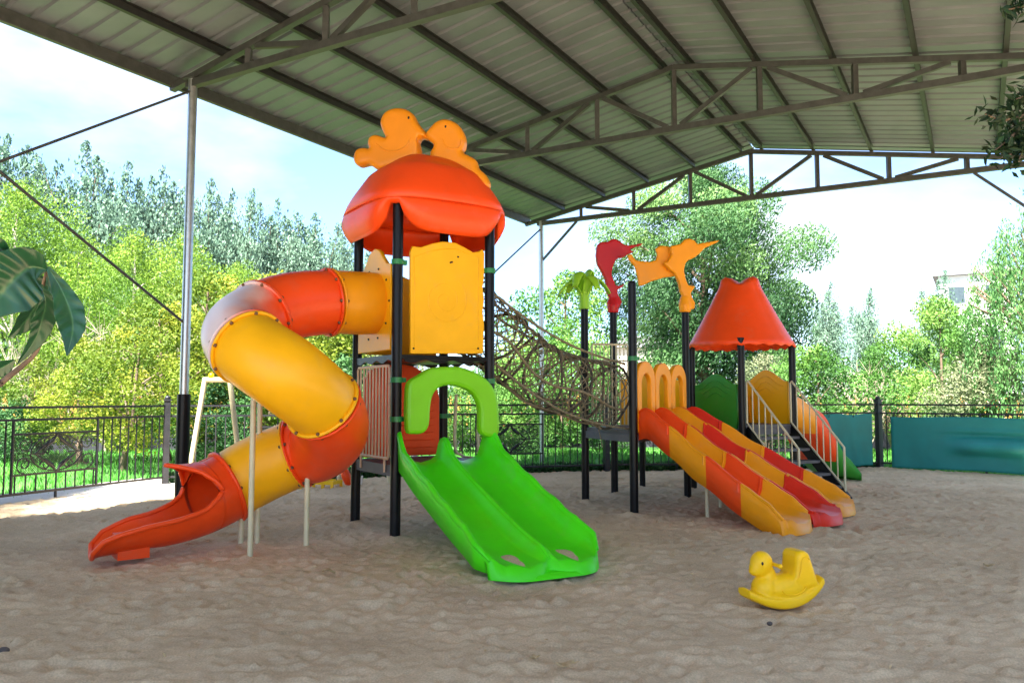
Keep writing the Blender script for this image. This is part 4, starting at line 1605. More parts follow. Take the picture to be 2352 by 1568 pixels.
def sheet(p_, q, z0, z1, label, seed, bulge=0):
    d = (q - p_).normalized()
    n = Vector((d.y, -d.x, 0))
    if n.y > 0: n = -n
    nu, nv = 70, 26
    rows = []
    for j in range(nv + 1):
        v = j / nv
        row = []
        for i in range(nu + 1):
            u = i / nu
            off = .03 + .010 * math.sin(u * 17 + seed + 2 * v) + .008 * math.sin(u * 41 + v * 5) * (1 - v)
            if bulge:
                g_ = math.exp(-((u - .36) / .13) ** 4) * math.exp(-((v - .46) / .20) ** 4)
                off += .05 + .22 * g_ * max(0, math.sin((v - .26) / .36 * math.pi) if .26 < v < .62 else 0) - .055 * math.exp(-((v - .67) / .03) ** 2) * math.exp(-((u - .36) / .15) ** 4) + .035 * math.exp(-((v - .73) / .04) ** 2) * math.exp(-((u - .36) / .16) ** 4)
            sag = .012 * math.sin(u * 14 + seed) * (1 if j in (0, nv) else .5)
            row.append(p_.lerp(q, u) + n * (off + .02) + UP * (z0 + (z1 - z0) * v + sag))
        rows.append(row)
    b = MB()
    b.grid(rows)
    o = b.build('teal_sheet', TEAL, None, tuple((p_ + q) / 2))
    solidify(o, .006)
    Ls = (q - p_).length
    for k in range(int(Ls / .55) + 1):
        cc_ = p_ + d * min(Ls - .05, .05 + k * .55) + n * .03 + UP * (z1 - .03)
        b = MB()
        b.tube([cc_ + UP * (.07 * math.sin(a_) + .03) + n * (.05 * math.cos(a_)) for a_ in np.linspace(0, 2 * math.pi, 12, endpoint=False)], .007, n=5, closed=True)
        b.build('tie', FENCEM, o)
    tag(o, label, 'cover sheet', 'teal sheets tied to the fence')
    return o


F4_ = Vector((*FENCE[3], 0)); F3_ = Vector((*FENCE[2], 0)); F5_ = Vector((*FENCE[4], 0))
sheet(F4_ - (F4_ - F3_).normalized() * 1.75, F4_ - (F4_ - F3_).normalized() * .18, .06, 1.16, 'narrow teal sheet on the fence beside the green end of the chute', 1)
sheet(F4_ + (F5_ - F4_).normalized() * .28, F4_ + (F5_ - F4_).normalized() * 5.6, .05, 1.12, 'wide wrinkled teal sheet on the fence at the right edge', 4, 1)

# outer fence with yellow pickets
def picket_run(p_, q, label):
    p_, q = Vector((*p_, 0)), Vector((*q, 0))
    t = thing('picket_fence', tuple((p_ + q) / 2), label, 'fence', 'yellow picket fence beyond the lawn')
    d = (q - p_).normalized()
    L_ = (q - p_).length
    n = Vector((d.y, -d.x, 0))
    k, npan = 0, max(1, int(L_ / 4))
    for pi_ in range(npan):
        a = p_ + d * (L_ * pi_ / npan)
        c_ = p_ + d * (L_ * (pi_ + 1) / npan)
        b = MB()
        m_ = int((L_ / npan) / .30)
        for i in range(m_):
            x = a + d * ((i + .5) * (L_ / npan) / m_)
            w = .085
            b.prism([x - d * w + UP * .45, x - d * w + UP * 1.34, x - d * .05 + UP * 1.40, x - d * .09 + UP * 1.47, x + UP * 1.66, x + d * .09 + UP * 1.47, x + d * .05 + UP * 1.40, x + d * w + UP * 1.34, x + d * w + UP * .45], n, .03)
        b.build('picket_panel', WOODY, t)
        b = MB()
        b.box((a + c_) / 2 + UP * .22, ((c_ - a).length - .02, .18, .70), rz=math.atan2(d.y, d.x))
        b.beam(a + UP * 1.2 - n * .04, c_ + UP * 1.2 - n * .04, .04, .10)
        b.build('dark_base', DARKBASE, t)


picket_run((-24, 21), (-4.0, 27.5), 'yellow picket fence beyond the lawn on the left')
picket_run((-3.5, 27.6), (10.5, 27.2), 'yellow picket fence beyond the lawn behind the low play set')
picket_run((11, 27), (26, 21), 'yellow picket fence beyond the teal sheets on the right')

# ------------------------------------------------------------------ vegetation
def leaf_mesh(name, pts_, L_, W_, mat_, tone, parent=None, bias=None, spread=1.0, seed=0):
    """many leaf-sized diamonds; bias pulls the long axis of the leaves to a direction"""
    r = np.random.default_rng(seed)
    n = len(pts_)
    t = r.normal(size=(n, 3)) * spread
    if bias is not None:
        t = t + np.asarray(bias)
    t /= np.linalg.norm(t, axis=1, keepdims=True) + 1e-9
    k = r.normal(size=(n, 3))
    w = np.cross(t, k)
    w /= np.linalg.norm(w, axis=1, keepdims=True) + 1e-9
    sz = r.uniform(.65, 1.35, size=(n, 1))
    up = np.cross(t, w)
    A = pts_ - t * (L_ / 2) * sz
    B = pts_ + w * (W_ / 2) * sz + up * (W_ * .15) * sz
    C = pts_ + t * (L_ / 2) * sz
    D = pts_ - w * (W_ / 2) * sz + up * (W_ * .15) * sz
    co = np.stack([A, B, C, D], 1).reshape(-1, 3)
    q = np.arange(n * 4).reshape(n, 4)
    return np_mesh(name, co, q, mat_, np.clip(tone, 0, 1), smooth=False)


def clump_points(clumps, n, r, squash=1.0, jit=.17):
    c = np.array([q[:3] for q in clumps]); rad = np.array([q[3] for q in clumps])
    p_ = rad ** 2 / np.sum(rad ** 2)
    idx = r.choice(len(c), size=n, p=p_)
    d = r.normal(size=(n, 3))
    d /= np.linalg.norm(d, axis=1, keepdims=True)
    rr_ = rad[idx][:, None] * r.random((n, 1)) ** .42
    pts_ = c[idx] + d * rr_ * np.array([1, 1, squash])
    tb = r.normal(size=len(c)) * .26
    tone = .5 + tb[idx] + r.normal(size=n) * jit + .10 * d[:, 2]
    return pts_, tone


def limb_mesh(trunk, limbs, r0, parent, mat_):
    b = MB()
    tr = catmull(trunk, 5)
    n = len(tr)
    b.tube(tr, [r0 * (1 - .75 * i / (n - 1)) for i in range(n)], n=8)
    for (p_, q, r_) in limbs:
        m_ = (Vector(p_) + Vector(q)) / 2 + Vector((0, 0, .06 * (Vector(q) - Vector(p_)).length))
        b.tube(catmull([p_, m_, q], 3), [r_ * (1 - .8 * i / 6) for i in range(7)], n=5)
    return b.build('trunk', mat_, parent)


def copy_tree(src, loc, rz, s, label=None, group=None):
    r = src.copy()
    COL.objects.link(r)
    r.location = loc
    r.rotation_euler = (0, 0, rz)
    r.scale = s if hasattr(s, '__len__') else (s, s, s)
    if label: r['label'] = label
    if group: r['group'] = group
    for ch in list(src.children):
        c_ = ch.copy()
        COL.objects.link(c_)
        c_.parent = r
    return r


def broad_tree(name, loc, h, w, th, nc, n, leaf, mat_, seed, label, cat='tree', group=None, bark=BARK, trunk_r=.14, squash=.8, bend=0.0, flat=1.0, bias=None, spread=1.0, cr=(.16, .30), aspect=.5, ro=(.35, .95), jit=.07):
    r = np.random.default_rng(seed)
    t = thing(name, (0, 0, 0), label, cat, group)
    cl, limbs = [], []
    top = Vector((bend * h, 0, h * .92))
    trunk = [Vector((0, 0, -.2)), Vector((bend * h * .25 + r.uniform(-.05, .05) * h * .3, r.uniform(-.02, .02) * h, th * .6)), Vector((bend * h * .6, 0, th)), Vector((bend * h * .8, 0, (th + h) / 2)), top]
    for k in range(nc):
        f_ = (k + .5) / nc
        z = th * .75 + (h - th * .75) * f_
        prof = math.sin(math.pi * min(1, (f_ * .92 + .10))) ** .65
        a = k * 2.399 + r.uniform(-.4, .4)
        rr_ = w / 2 * prof * r.uniform(*ro)
        rad = w * r.uniform(*cr) * (.6 + .4 * prof)
        c_ = Vector((bend * z * .8 + rr_ * math.cos(a), rr_ * math.sin(a) * flat, z))
        cl.append((c_.x, c_.y, c_.z, rad))
        if k % 2 == 0:
            zz_ = max(th * .5, z - rr_ * .7)
            limbs.append((Vector((bend * zz_ * .8, 0, zz_)), c_, trunk_r * .35))
    pts_, tone = clump_points(cl, n, r, squash, jit)
    keep = pts_[:, 2] > .12
    pts_, tone = pts_[keep], tone[keep]
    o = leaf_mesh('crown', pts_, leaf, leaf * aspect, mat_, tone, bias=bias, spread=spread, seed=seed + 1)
    o.parent = t
    limb_mesh(trunk, limbs, trunk_r, t, bark)
    t.location = loc
    return t


LEAF_POP = mat_leaf('poplar_leaf', (.08, .17, .115), (.16, .28, .195), (.26, .39, .28), .3)
LEAF_WIL = mat_leaf('bright_willow_leaf', (.07, .17, .02), (.20, .35, .035), (.37, .50, .06), .36)
LEAF_YEL = mat_leaf('yellow_locust_leaf', (.06, .14, .015), (.19, .27, .022), (.40, .42, .045), .36)
LEAF_MID = mat_leaf('mid_green_leaf', (.045, .14, .025), (.12, .28, .045), (.26, .43, .09), .32)
LEAF_BIG = mat_leaf('big_tree_leaf', (.016, .062, .024), (.070, .18, .052), (.21, .37, .11), .26)
LEAF_DRK = mat_leaf('dark_green_leaf', (.02, .08, .025), (.05, .15, .045), (.11, .25, .07), .3)
LEAF_GRY = mat_leaf('grey_green_leaf', (.11, .16, .075), (.20, .25, .12), (.33, .35, .20), .33)
LEAF_WEP = mat_leaf('weeping_willow_leaf', (.05, .17, .045), (.13, .31, .09), (.26, .45, .15), .36)


def poplar(loc, h, w, n, leaf, seed, label, group):
    r = np.random.default_rng(seed)
    t = thing('poplar_tree', (0, 0, 0), label, 'tree', group)
    pts_, tone, limbs = [], [], []
    ns, nt_ = 22, 9
    for k in range(ns + nt_):          # a mass of upswept plumes below, separate pointed spires above
        a = k * 2.399 + r.uniform(-.5, .5)
        if k < ns:
            f_ = (k + .5) / ns
            z0, ln = h * (.04 + .50 * f_), h * r.uniform(.18, .30)
            out_, th_ = w * .5 * r.uniform(.3, 1.0), w * .17
        else:
            z0, ln = h * r.uniform(.38, .55), h
            out_, th_ = w * .46 * r.uniform(.05, 1.0), w * .115
        ztip = min(z0 + ln, h * (r.uniform(.68, .97) if k > ns else 1.0))
        e = Vector((out_ * math.cos(a), out_ * math.sin(a), ztip))
        limbs.append((Vector((0, 0, z0)), e, .05))
        m_ = int(n / (ns + nt_))
        u = r.random(m_) ** (.75 if k < ns else .95)
        thick = th_ * np.sin(np.pi * np.clip(u * .97 + .03, 0, 1)) ** .8 + .03
        base = np.stack([e.x * u ** .55, e.y * u ** .55, z0 + (e.z - z0) * u], 1)
        pts_.append(base + r.normal(size=(m_, 3)) * thick[:, None] * np.array([.9, .9, 1.1]))
        tone.append(.5 + r.normal() * .22 + r.normal(size=m_) * .12)
    o = leaf_mesh('crown', np.concatenate(pts_), leaf, leaf * .5, LEAF_POP, np.concatenate(tone), bias=(0, 0, 1.6), spread=.7, seed=seed)
    o.parent = t
    limb_mesh([(0, 0, -.3), (0, 0, h * .3), (0, 0, h * .5), (0, 0, h * .7)], limbs, .20, t, BARK)
    t.location = loc
    return t


def ground_at(x, Y):
    return Vector((at(x, 915, Y).x, Y, -.1))


PG = 'hazy poplars in the row behind the left garden'
PL = 'tall slender grey-green poplar in the long row behind the left garden'
pops = [poplar((0, 0, 0), 17.0, 5.8, 17000, .27, 40 + k, PL, PG) for k in range(3)]
row = [(-40, 47, 17.2), (28, 49, 17.4), (92, 50, 16.6), (150, 50, 15.6), (185, 49, 17.6), (232, 53, 16.4), (275, 53, 17.2), (318, 55, 17.0), (362, 55, 17.8), (412, 57, 16.9), (466, 56, 17.2), (512, 59, 17.2), (552, 58, 16.8), (600, 61, 16.6),
       (640, 62, 17.2), (684, 64, 16.6), (722, 66, 16.8), (762, 68, 16.2), (800, 70, 16.0), (840, 72, 15.4)]
rr0 = random.Random(5)
for i, (x, Y, h) in enumerate(row):
    src = pops[i % 3]
    loc, rz, s_ = ground_at(x, Y), rr0.uniform(0, 6.28), h / 17.0
    if i < 3:
        src.location = loc
        src.rotation_euler = (0, 0, rz)
        src.scale = (s_ * rr0.uniform(.85, 1.15),) * 2 + (s_,)
    else:
        k = s_ * rr0.uniform(.8, 1.2)
        copy_tree(src, loc, rz, (k, k, s_))
# two lone poplars far right
for x, Y, h, lb in ((1908, 62, 10.6, 'dark lone poplar with three plumes beside the red cone canopy'), (1995, 66, 10.6, 'thinner lone poplar standing right of the three-plumed one'),
                    (2165, 58, 10.8, 'poplar rising behind the right bushes beside the pale building')):
    copy_tree(pops[(int(x) // 7) % 3], ground_at(x, Y), x, (.62, .62, h / 17.0), lb, 'distant poplars on the right')

# bright feathery trees in the middle of the left garden
WG = 'bright feathery trees in the left garden'
wl_src = [broad_tree('feathery_tree', (0, 0, 0), 9.0, 6.4, 2.0, 26, 24000, .125, LEAF_WIL, 60 + k, 'bright yellow-green feathery tree in the left garden', group=WG, bark=PALEBARK, trunk_r=.16, bias=(0, 0, .9), spread=.8, cr=(.12, .22), aspect=.4, squash=1.15) for k in range(2)]
wspots = [(20, 33, 10.2, 'tallest bright feathery tree at the left edge of the photo'), (170, 36, 8.9, 'bright feathery tree behind the big dark leaves'), (300, 33, 8.2, 'bright feathery tree right of the one behind the big leaves'),
          (415, 36, 8.8, 'bright feathery tree just left of the silver pole'), (540, 35, 7.2, 'bright feathery tree just right of the silver pole'), (690, 33, 6.3, 'low bright feathery tree behind the tube slide\'s top'), (800, 36, 6.0, 'bright feathery tree beside the tall tower\'s left posts')]
for i, (x, Y, h, lb) in enumerate(wspots):
    src = wl_src[i % 2]
    loc = ground_at(x, Y)
    if i < 2:
        src.location = loc
        src.scale = (h / 9.0,) * 3
        src['label'] = lb
    else:
        copy_tree(src, loc, i * 1.3, (h / 9 * 1.0, h / 9, h / 9), lb, WG)

# yellow-green shrubs and small trees just beyond the fence
YG = 'yellow-green small trees beyond the left fence'
ye = [broad_tree('locust_tree', (0, 0, 0), 3.3, 3.2, .9, 24, 10000, .08, LEAF_YEL, 80 + k, 'x', group=YG, trunk_r=.085, bend=.10, cr=(.12, .22), aspect=.55) for k in range(2)]
yspots = [(285, 17.6, 3.1, 'yellow-green locust tree with a bent trunk just behind the left fence post', 0.0), (185, 19.5, 3.0, 'yellow-green locust tree behind the scroll panel of the left fence', 2.2), (395, 20.5, 3.9, 'yellow-green locust tree behind the silver pole', 4.0),
          (60, 21, 2.6, 'low yellow-green locust tree behind the big leaf stalk', 1.0), (470, 23, 5.0, 'taller yellow-green tree seen between pole and tube slide', 5.1), (600, 22, 4.9, 'yellow-green tree above the tube slide\'s left turn', .6), (715, 24, 4.7, 'yellow-green tree above the red tube segment', 3.3)]
for i, (x, Y, h, lb, rz) in enumerate(yspots):
    src = ye[i % 2]
    loc = ground_at(x, Y)
    if i < 2:
        src.location = loc; src.rotation_euler = (0, 0, rz); src.scale = (h / 3.3,) * 3; src['label'] = lb
    else:
        copy_tree(src, loc, rz, h / 3.3, lb, YG)

# dark and mid green bushes
DG = 'green bushes beyond the fence'
bu = broad_tree('leafy_bush', (0, 0, 0), 2.4, 3.0, .3, 18, 11000, .085, LEAF_MID, 90, 'x', 'bush', DG, trunk_r=.05, cr=(.14, .24))
bd_ = broad_tree('dark_bush', (0, 0, 0), 2.4, 3.0, .3, 18, 6000, .12, LEAF_DRK, 91, 'x', 'bush', DG, trunk_r=.05, cr=(.14, .24))
bg_ = broad_tree('grey_bush', (0, 0, 0), 2.8, 3.2, .3, 20, 11000, .085, LEAF_GRY, 92, 'x', 'bush', DG, trunk_r=.05, cr=(.12, .22))
bl = broad_tree('tall_bush', (0, 0, 0), 4.4, 4.2, .5, 26, 18000, .095, LEAF_MID, 93, 'x', 'bush', DG, trunk_r=.08, cr=(.11, .2), bias=(0, 0, .8), spread=.8)
used = {}
for src, x, Y, s_, lb in ((bd_, 40, 20, .62, 'dark low bush behind the left picket fence end'), (bd_, 790, 22, 1.1, 'dark bush behind the tall tower\'s left posts'), (bd_, 500, 20.5, .8, 'dark bush behind the cream swing frame'),
                          (bu, 1060, 24, .9, 'green bush seen under the green arch'), (bu, 1175, 23, 1.0, 'green bush seen through the rope tunnel\'s upper end'), (bu, 1290, 26, 1.45, 'green bush behind the palm-topped post'),
                          (bl, 1300, 33, 1.5, 'tall green bush left of the big tree'), (bd_, 1400, 25, .75, 'dark bush behind the pale railing'), (bg_, 1540, 26, .9, 'grey-green bush behind the three orange arches'),
                          (bu, 1660, 27, .85, 'green bush under the cone canopy'), (bg_, 1760, 25, 1.0, 'grey-green bush between the cone canopy posts'), (bu, 1880, 23, 1.25, 'green bush right of the cone canopy'),
                          (bl, 2165, 24, 1.02, 'large bright bush above the wide teal sheet'), (bd_, 2180, 22.5, .62, 'small dark bush at the foot of the large bright one'), (bg_, 2275, 22, 1.1, 'grey-green bush beside the weeping willow'),
                          (bu, 2010, 29, .8, 'small bush behind the dry twigs'), (bg_, 900, 27, 1.3, 'grey-green bush behind the orange entrance tube'), (bl, 2090, 32, .95, 'tall bush behind the large bright one'), (bu, 1140, 30, 1.3, 'green bush far behind the rope tunnel')):
    if src.name not in used:
        used[src.name] = 1
        src.location = ground_at(x, Y); src.scale = (s_,) * 3; src['label'] = lb
    else:
        copy_tree(src, ground_at(x, Y), x * .7, s_, lb, DG)

# the big tree in the middle distance
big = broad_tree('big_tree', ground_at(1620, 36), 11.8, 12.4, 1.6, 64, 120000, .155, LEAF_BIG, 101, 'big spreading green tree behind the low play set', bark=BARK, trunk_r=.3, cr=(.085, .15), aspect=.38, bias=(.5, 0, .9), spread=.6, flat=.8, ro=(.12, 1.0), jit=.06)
# weeping willow at the right edge
def willow(loc, h, w, n_str, seed, label):
    r = np.random.default_rng(seed)
    t = thing('weeping_willow', (0, 0, 0), label, 'tree')
    pts_, tone, limbs = [], [], []
    for k in range(n_str):
        a, rr_ = r.uniform(0, 6.28), w / 2 * math.sqrt(r.random())
        zt_ = h * (1 - .45 * (rr_ / (w / 2)) ** 2) * r.uniform(.88, 1.0)
        ln = h * r.uniform(.25, .62)
        m_ = int(ln * 46)
        u = r.random(m_)
        x0, y0 = rr_ * math.cos(a), rr_ * math.sin(a)
        pts_.append(np.stack([x0 + .25 * np.sin(u * 3 + k) * u + r.normal(size=m_) * .06, y0 + r.normal(size=m_) * .06, np.maximum(.3, zt_ - ln * u)], 1))
        tone.append(.5 + r.normal() * .2 + r.normal(size=m_) * .14)
        if k % 5 == 0:
            limbs.append((Vector((0, 0, h * .35)), Vector((x0, y0, zt_)), .06))
    o = leaf_mesh('crown', np.concatenate(pts_), .115, .034, LEAF_WEP, np.concatenate(tone), bias=(0, 0, -1.6), spread=.6, seed=seed)
    o.parent = t
    limb_mesh([(0, 0, -.2), (.1, 0, h * .2), (0, 0, h * .4), (.1, 0, h * .85)], limbs, .22, t, BARK)
    t.location = loc
    return t


willow(ground_at(2425, 21), 7.4, 4.3, 260, 111, 'tall weeping willow with hanging green strands at the right edge')

# dry twiggy shrubs
def twigs(loc, h, w, n, seed, label):
    r = random.Random(seed)
    b = MB()
    for k in range(n):
        a, l_ = r.uniform(0, 6.28), r.uniform(.5, 1.0)
        e = Vector((w / 2 * l_ * math.cos(a) * r.uniform(.3, 1), w / 2 * l_ * math.sin(a) * r.uniform(.3, 1), h * l_))
        m_ = e * .5 + Vector((r.uniform(-.1, .1), r.uniform(-.1, .1), .1))
        pts_ = catmull([(0, 0, -.1), m_, e], 3)
        b.tube(pts_, [.022 * (1 - .8 * i / 6) for i in range(7)], n=4)
        for j in range(5):
            s_ = pts_[r.randint(2, 5)]
            b.tube([s_, s_ + Vector((r.uniform(-.3, .3), r.uniform(-.3, .3), r.uniform(.1, .45))) * (h / 2)], [.011, .003], n=3)
    o = b.build('dry_shrub', TWIG)
    o.location = loc
    tag(o, label, 'shrub', 'dry leafless shrubs')
    return o


twigs(ground_at(1985, 24), 2.7, 2.6, 60, 1, 'dry leafless shrub right of the cone canopy')
twigs(ground_at(2050, 25), 2.2, 2.4, 50, 2, 'dry leafless shrub above the gap between the teal sheets')
twigs(ground_at(250, 24), 4.2, 3.6, 70, 3, 'dry leafless shrub among the yellow-green trees on the left')
twigs(ground_at(350, 26), 4.4, 3.4, 60, 4, 'dry leafless shrub behind the silver pole\'s left side')
twigs(ground_at(100, 22), 3.4, 3.2, 50, 5, 'dry leafless shrub under the big dark leaves')

# low planting along the foot of the back fence
r = np.random.default_rng(33)
pp = []
for a, c_ in ((FENCE[1], FENCE[2]), (FENCE[2], FENCE[3])):
    a, c_ = np.array(a), np.array(c_)
    d = (c_ - a) / np.linalg.norm(c_ - a)
    nrm_ = np.array([-d[1], d[0]])
    n = 9000
    u = r.random(n)
    hgt = .08 + .17 * vnoise(u * 40, u * 0 + 3, 9)
    q = a + (c_ - a) * u[:, None] + nrm_ * r.uniform(.05, .5, (n, 1))
    pp.append(np.stack([q[:, 0], q[:, 1], r.random(n) * hgt - .02], 1))
pp = np.concatenate(pp)
o = leaf_mesh('ground_cover', pp, .11, .045, LEAF_DRK, .5 + r.normal(size=len(pp)) * .22, bias=(0, 0, 1.2), spread=.8, seed=5)
o['kind'] = 'stuff'
# rough grass of the lawn near the fence
n = 26000
gx, gy = r.uniform(-14, 12, n), r.uniform(12, 25, n)
k = ~inside(gx, gy)
gp = np.stack([gx[k], gy[k], np.full(k.sum(), -.07)], 1)
LEAF_GRS = mat_leaf('grass_blade', (.05, .22, .03), (.10, .36, .05), (.22, .48, .08), .4)
o = leaf_mesh('grass', gp, .17, .03, LEAF_GRS, .5 + r.normal(size=len(gp)) * .2, bias=(0, 0, 1.8), spread=.6, seed=8)
o['kind'] = 'stuff'

# ------------------------------------------------------------------ far buildings
def house(x, Y, w, d, h, label, mat_, nwin):
    p_ = ground_at(x, Y)
    t = thing('house', (p_.x, p_.y, 0), label, 'building')
    t.rotation_euler = (0, 0, -math.atan2(p_.x, p_.y))
    b = MB()
    b.box((p_.x, p_.y + d / 2, h / 2 - .1), (w, d, h))
    b.build('wall', mat_, t)
    b = MB()
    b.box((p_.x, p_.y + d / 2, h + .1), (w + .8, d + .8, .35))
    b.box((p_.x, p_.y + d / 2, h + .55), (w * .7, d * .7, .5))
    b.build('roof', ROOFT, t)
    for i in range(nwin[0]):
        for j in range(nwin[1]):
            cx_ = p_.x - w / 2 + w * (i + .5) / nwin[0]
            cz_ = .9 + (h - .6) * (j + .45) / nwin[1]
            b = MB()
            b.box((cx_, p_.y - .02, cz_), (1.3, .08, 1.5))
            wd = b.build('window', WALLW, t)
            b = MB()
            b.box((cx_, p_.y - .065, cz_), (1.1, .03, 1.3))
            b.build('pane', GLASS, wd)


house(2250, 62, 5.0, 8, 11.2, 'tall pale building behind the weeping willow', WALLW, (2, 3))
house(1500, 60, 9.0, 6, 5.4, 'low pale building behind the orange arches', WALLP, (3, 1))
b = MB()
p0_, p1_ = Vector((13.5, 33, 0)), Vector((32, 24, 0))
b.beam(p0_ + UP * .75, p1_ + UP * .75, .25, 1.7)
b.beam(p0_ + UP * 1.65, p1_ + UP * 1.65, .35, .10)
o = b.build('garden_wall', WALLP, None, tuple((p0_ + p1_) / 2))
tag(o, 'long pale garden wall behind the wide teal sheet', 'wall')

# ------------------------------------------------------------------ foreground leaves on the left
BIGLEAF, nt, N, L, out = mat_new('big_glossy_leaf')
p = N.new('ShaderNodeBsdfPrincipled')
p.inputs['Roughness'].default_value = .30
tcb = N.new('ShaderNodeTexCoord')
nzb = N.new('ShaderNodeTexNoise'); nzb.inputs['Scale'].default_value = 9; nzb.inputs['Detail'].default_value = 6
L.new(tcb.outputs['Object'], nzb.inputs['Vector'])
rpb = N.new('ShaderNodeValToRGB')
rpb.color_ramp.elements[0].position = .3; rpb.color_ramp.elements[0].color = (.005, .040, .015, 1)
rpb.color_ramp.elements[1].position = .75; rpb.color_ramp.elements[1].color = (.016, .095, .032, 1)
L.new(nzb.outputs['Fac'], rpb.inputs['Fac'])
vat = N.new('ShaderNodeAttribute'); vat.attribute_name = 'vein'
vmx = N.new('ShaderNodeMixRGB'); vmx.inputs['Color2'].default_value = (.05, .14, .055, 1)
L.new(vat.outputs['Fac'], vmx.inputs['Fac']); L.new(rpb.outputs['Color'], vmx.inputs['Color1'])
L.new(vmx.outputs['Color'], p.inputs['Base Color'])
L.new(p.outputs[0], out.inputs[0])
plant = thing('broad_leaved_sapling', (-2.25, 2.3, 0), 'broad-leaved sapling with big dark glossy drooping leaves at the left edge', 'plant')
cz3 = lambda x, y: (x / 2.2, 267 + y / 2.2)


def big_leaf(mid, wid, Ys, roll=0.0, fold=.25, label=None):
    m3 = [at(*cz3(x, y), Y) for (x, y), Y in zip(mid, Ys)]
    mp = catmull(m3, 12)
    n = len(mp)
    ws = np.interp(np.linspace(0, len(wid) - 1, n), range(len(wid)), wid)
    rows, vein = [], []
    for i in range(n):
        d = (mp[min(i + 1, n - 1)] - mp[max(i - 1, 0)]).normalized()
        view = Vector((mp[i].x, mp[i].y, mp[i].z - EYE)).normalized()
        s_ = d.cross(view).normalized()
        nn_ = s_.cross(d)
        s_ = (s_ * math.cos(roll) + nn_ * math.sin(roll))
        nn_ = s_.cross(d)
        w = ws[i] / 2.2 * mp[i].y / FPX
        row = []
        for k in range(-8, 9):
            a = k / 8
            rip = .06 * w * math.cos((i * .80 - abs(a) * 5.0)) * abs(a) ** .6
            row.append(mp[i] + s_ * (w * a) - nn_ * (fold * w * (1 - abs(a)) ** 1.5 * -1 + rip + .10 * w * a * a))
            vein.append(max(.75 * math.exp(-(a / .07) ** 2), .14 * max(0, math.cos(i * .80 - abs(a) * 5.0)) ** 12 * (1 - abs(a))))
        rows.append(row)
    b = MB()
    b.grid(rows)
    o = b.build('leaf', BIGLEAF, plant)
    va_ = o.data.attributes.new('vein', 'FLOAT', 'POINT')
    va_.data.foreach_set('value', vein)
    solidify(o, .0012)
    s2 = o.modifiers.new('sub', 'SUBSURF'); s2.levels = 1; s2.render_levels = 1
    return o


big_leaf([(238, 775), (165, 765), (85, 815), (5, 900), (-95, 1040)], [8, 108, 158, 150, 6], [2.42, 2.38, 2.34, 2.32, 2.3], roll=.12)
big_leaf([(240, 760), (300, 860), (350, 980), (365, 1080), (338, 1212)], [8, 40, 72, 62, 2], [2.42, 2.42, 2.40, 2.38, 2.36], roll=-.2)
big_leaf([(205, 850), (235, 940), (215, 1040), (180, 1130), (80, 1262)], [8, 45, 62, 42, 2], [2.46, 2.48, 2.5, 2.5, 2.48], roll=.5)
big_leaf([(235, 800), (265, 880), (285, 940), (300, 985)], [10, 40, 38, 3], [2.47, 2.5, 2.52, 2.52], roll=.9)
big_leaf([(30, 700), (10, 670), (-40, 660), (-110, 720)], [6, 40, 60, 4], [2.36, 2.33, 2.3, 2.3], roll=-.3)
big_leaf([(75, 1230), (30, 1260), (-20, 1290), (-80, 1350)], [5, 38, 40, 3], [2.5, 2.5, 2.5, 2.5], roll=.2)
big_leaf([(150, 760), (190, 860), (185, 960), (120, 1050), (40, 1120)], [8, 60, 70, 48, 3], [2.52, 2.55, 2.56, 2.56, 2.55], roll=.5)
b = MB()
st = [(-2.25, 2.3, -.1), (-2.1, 2.35, .7), at(*cz3(-120, 1480), 2.44), at(*cz3(0, 1352), 2.47), at(*cz3(110, 1262), 2.5), at(*cz3(190, 1180), 2.52), at(*cz3(228, 1040), 2.52), at(*cz3(215, 880), 2.5), at(*cz3(232, 760), 2.44), at(*cz3(150, 720), 2.42), at(*cz3(40, 690), 2.4)]
sp_ = catmull(st, 5)
b.tube(sp_, [interp(i / (len(sp_) - 1), [0, .18, .30, .5, 1], [.028, .018, .010, .006, .0035]) for i in range(len(sp_))], n=8)
b.build('stem', BARK, plant)

# ------------------------------------------------------------------ dark overhanging branch on the right
LEAF_NEAR = mat_leaf('near_dark_leaf', (.006, .02, .008), (.012, .04, .014), (.03, .08, .025), .25)
tr = thing('leafy_tree', (6.2, 7.2, 0), 'dark tree outside the right edge whose leafy twigs hang under the roof', 'tree')
r = np.random.default_rng(77)
tw = []
b = MB()
b.tube(catmull([(6.2, 7.2, -.2), (6.25, 7.2, 1.6), (6.1, 7.1, 3.2), (6.0, 7.0, 5.0)], 5), [.13, .128, .125, .12, .118, .115, .11, .105, .10, .095, .09, .085, .08, .07, .06, .05], n=9)
twig_px = [((2420, 215), (2352, 265), (2300, 275), (2262, 262)), ((2400, 250), (2345, 290), (2318, 320), (2285, 345)), ((2420, 300), (2360, 330), (2330, 350), (2300, 362)), ((2440, -30), (2380, 5), (2350, 14), (2318, 22)),
           ((2420, 230), (2365, 300), (2348, 345), (2340, 372)), ((2430, 150), (2385, 190), (2360, 215), (2335, 228))]
for tp_ in twig_px:
    pts_ = catmull([Vector((6.1, 7.1, 4.2))] + [at(x, y, 6.6 - .1 * i) for i, (x, y) in enumerate(tp_)], 6)
    b.tube(pts_, [.03 * (1 - .85 * i / (len(pts_) - 1)) for i in range(len(pts_))], n=5)
    tw.append(pts_[5:])
b.build('trunk', BARK, tr)
lp = []
for pts_ in tw:
    for p_ in pts_:
        m_ = 6
        lp.append(np.array(p_) + r.normal(size=(m_, 3)) * np.array([.045, .045, .05]))
cl = [(6.3 + r.uniform(-.2, 1.6), 7.2 + r.uniform(-1.6, 1.6), r.uniform(3.4, 5.8), r.uniform(.4, .7)) for _ in range(26)]
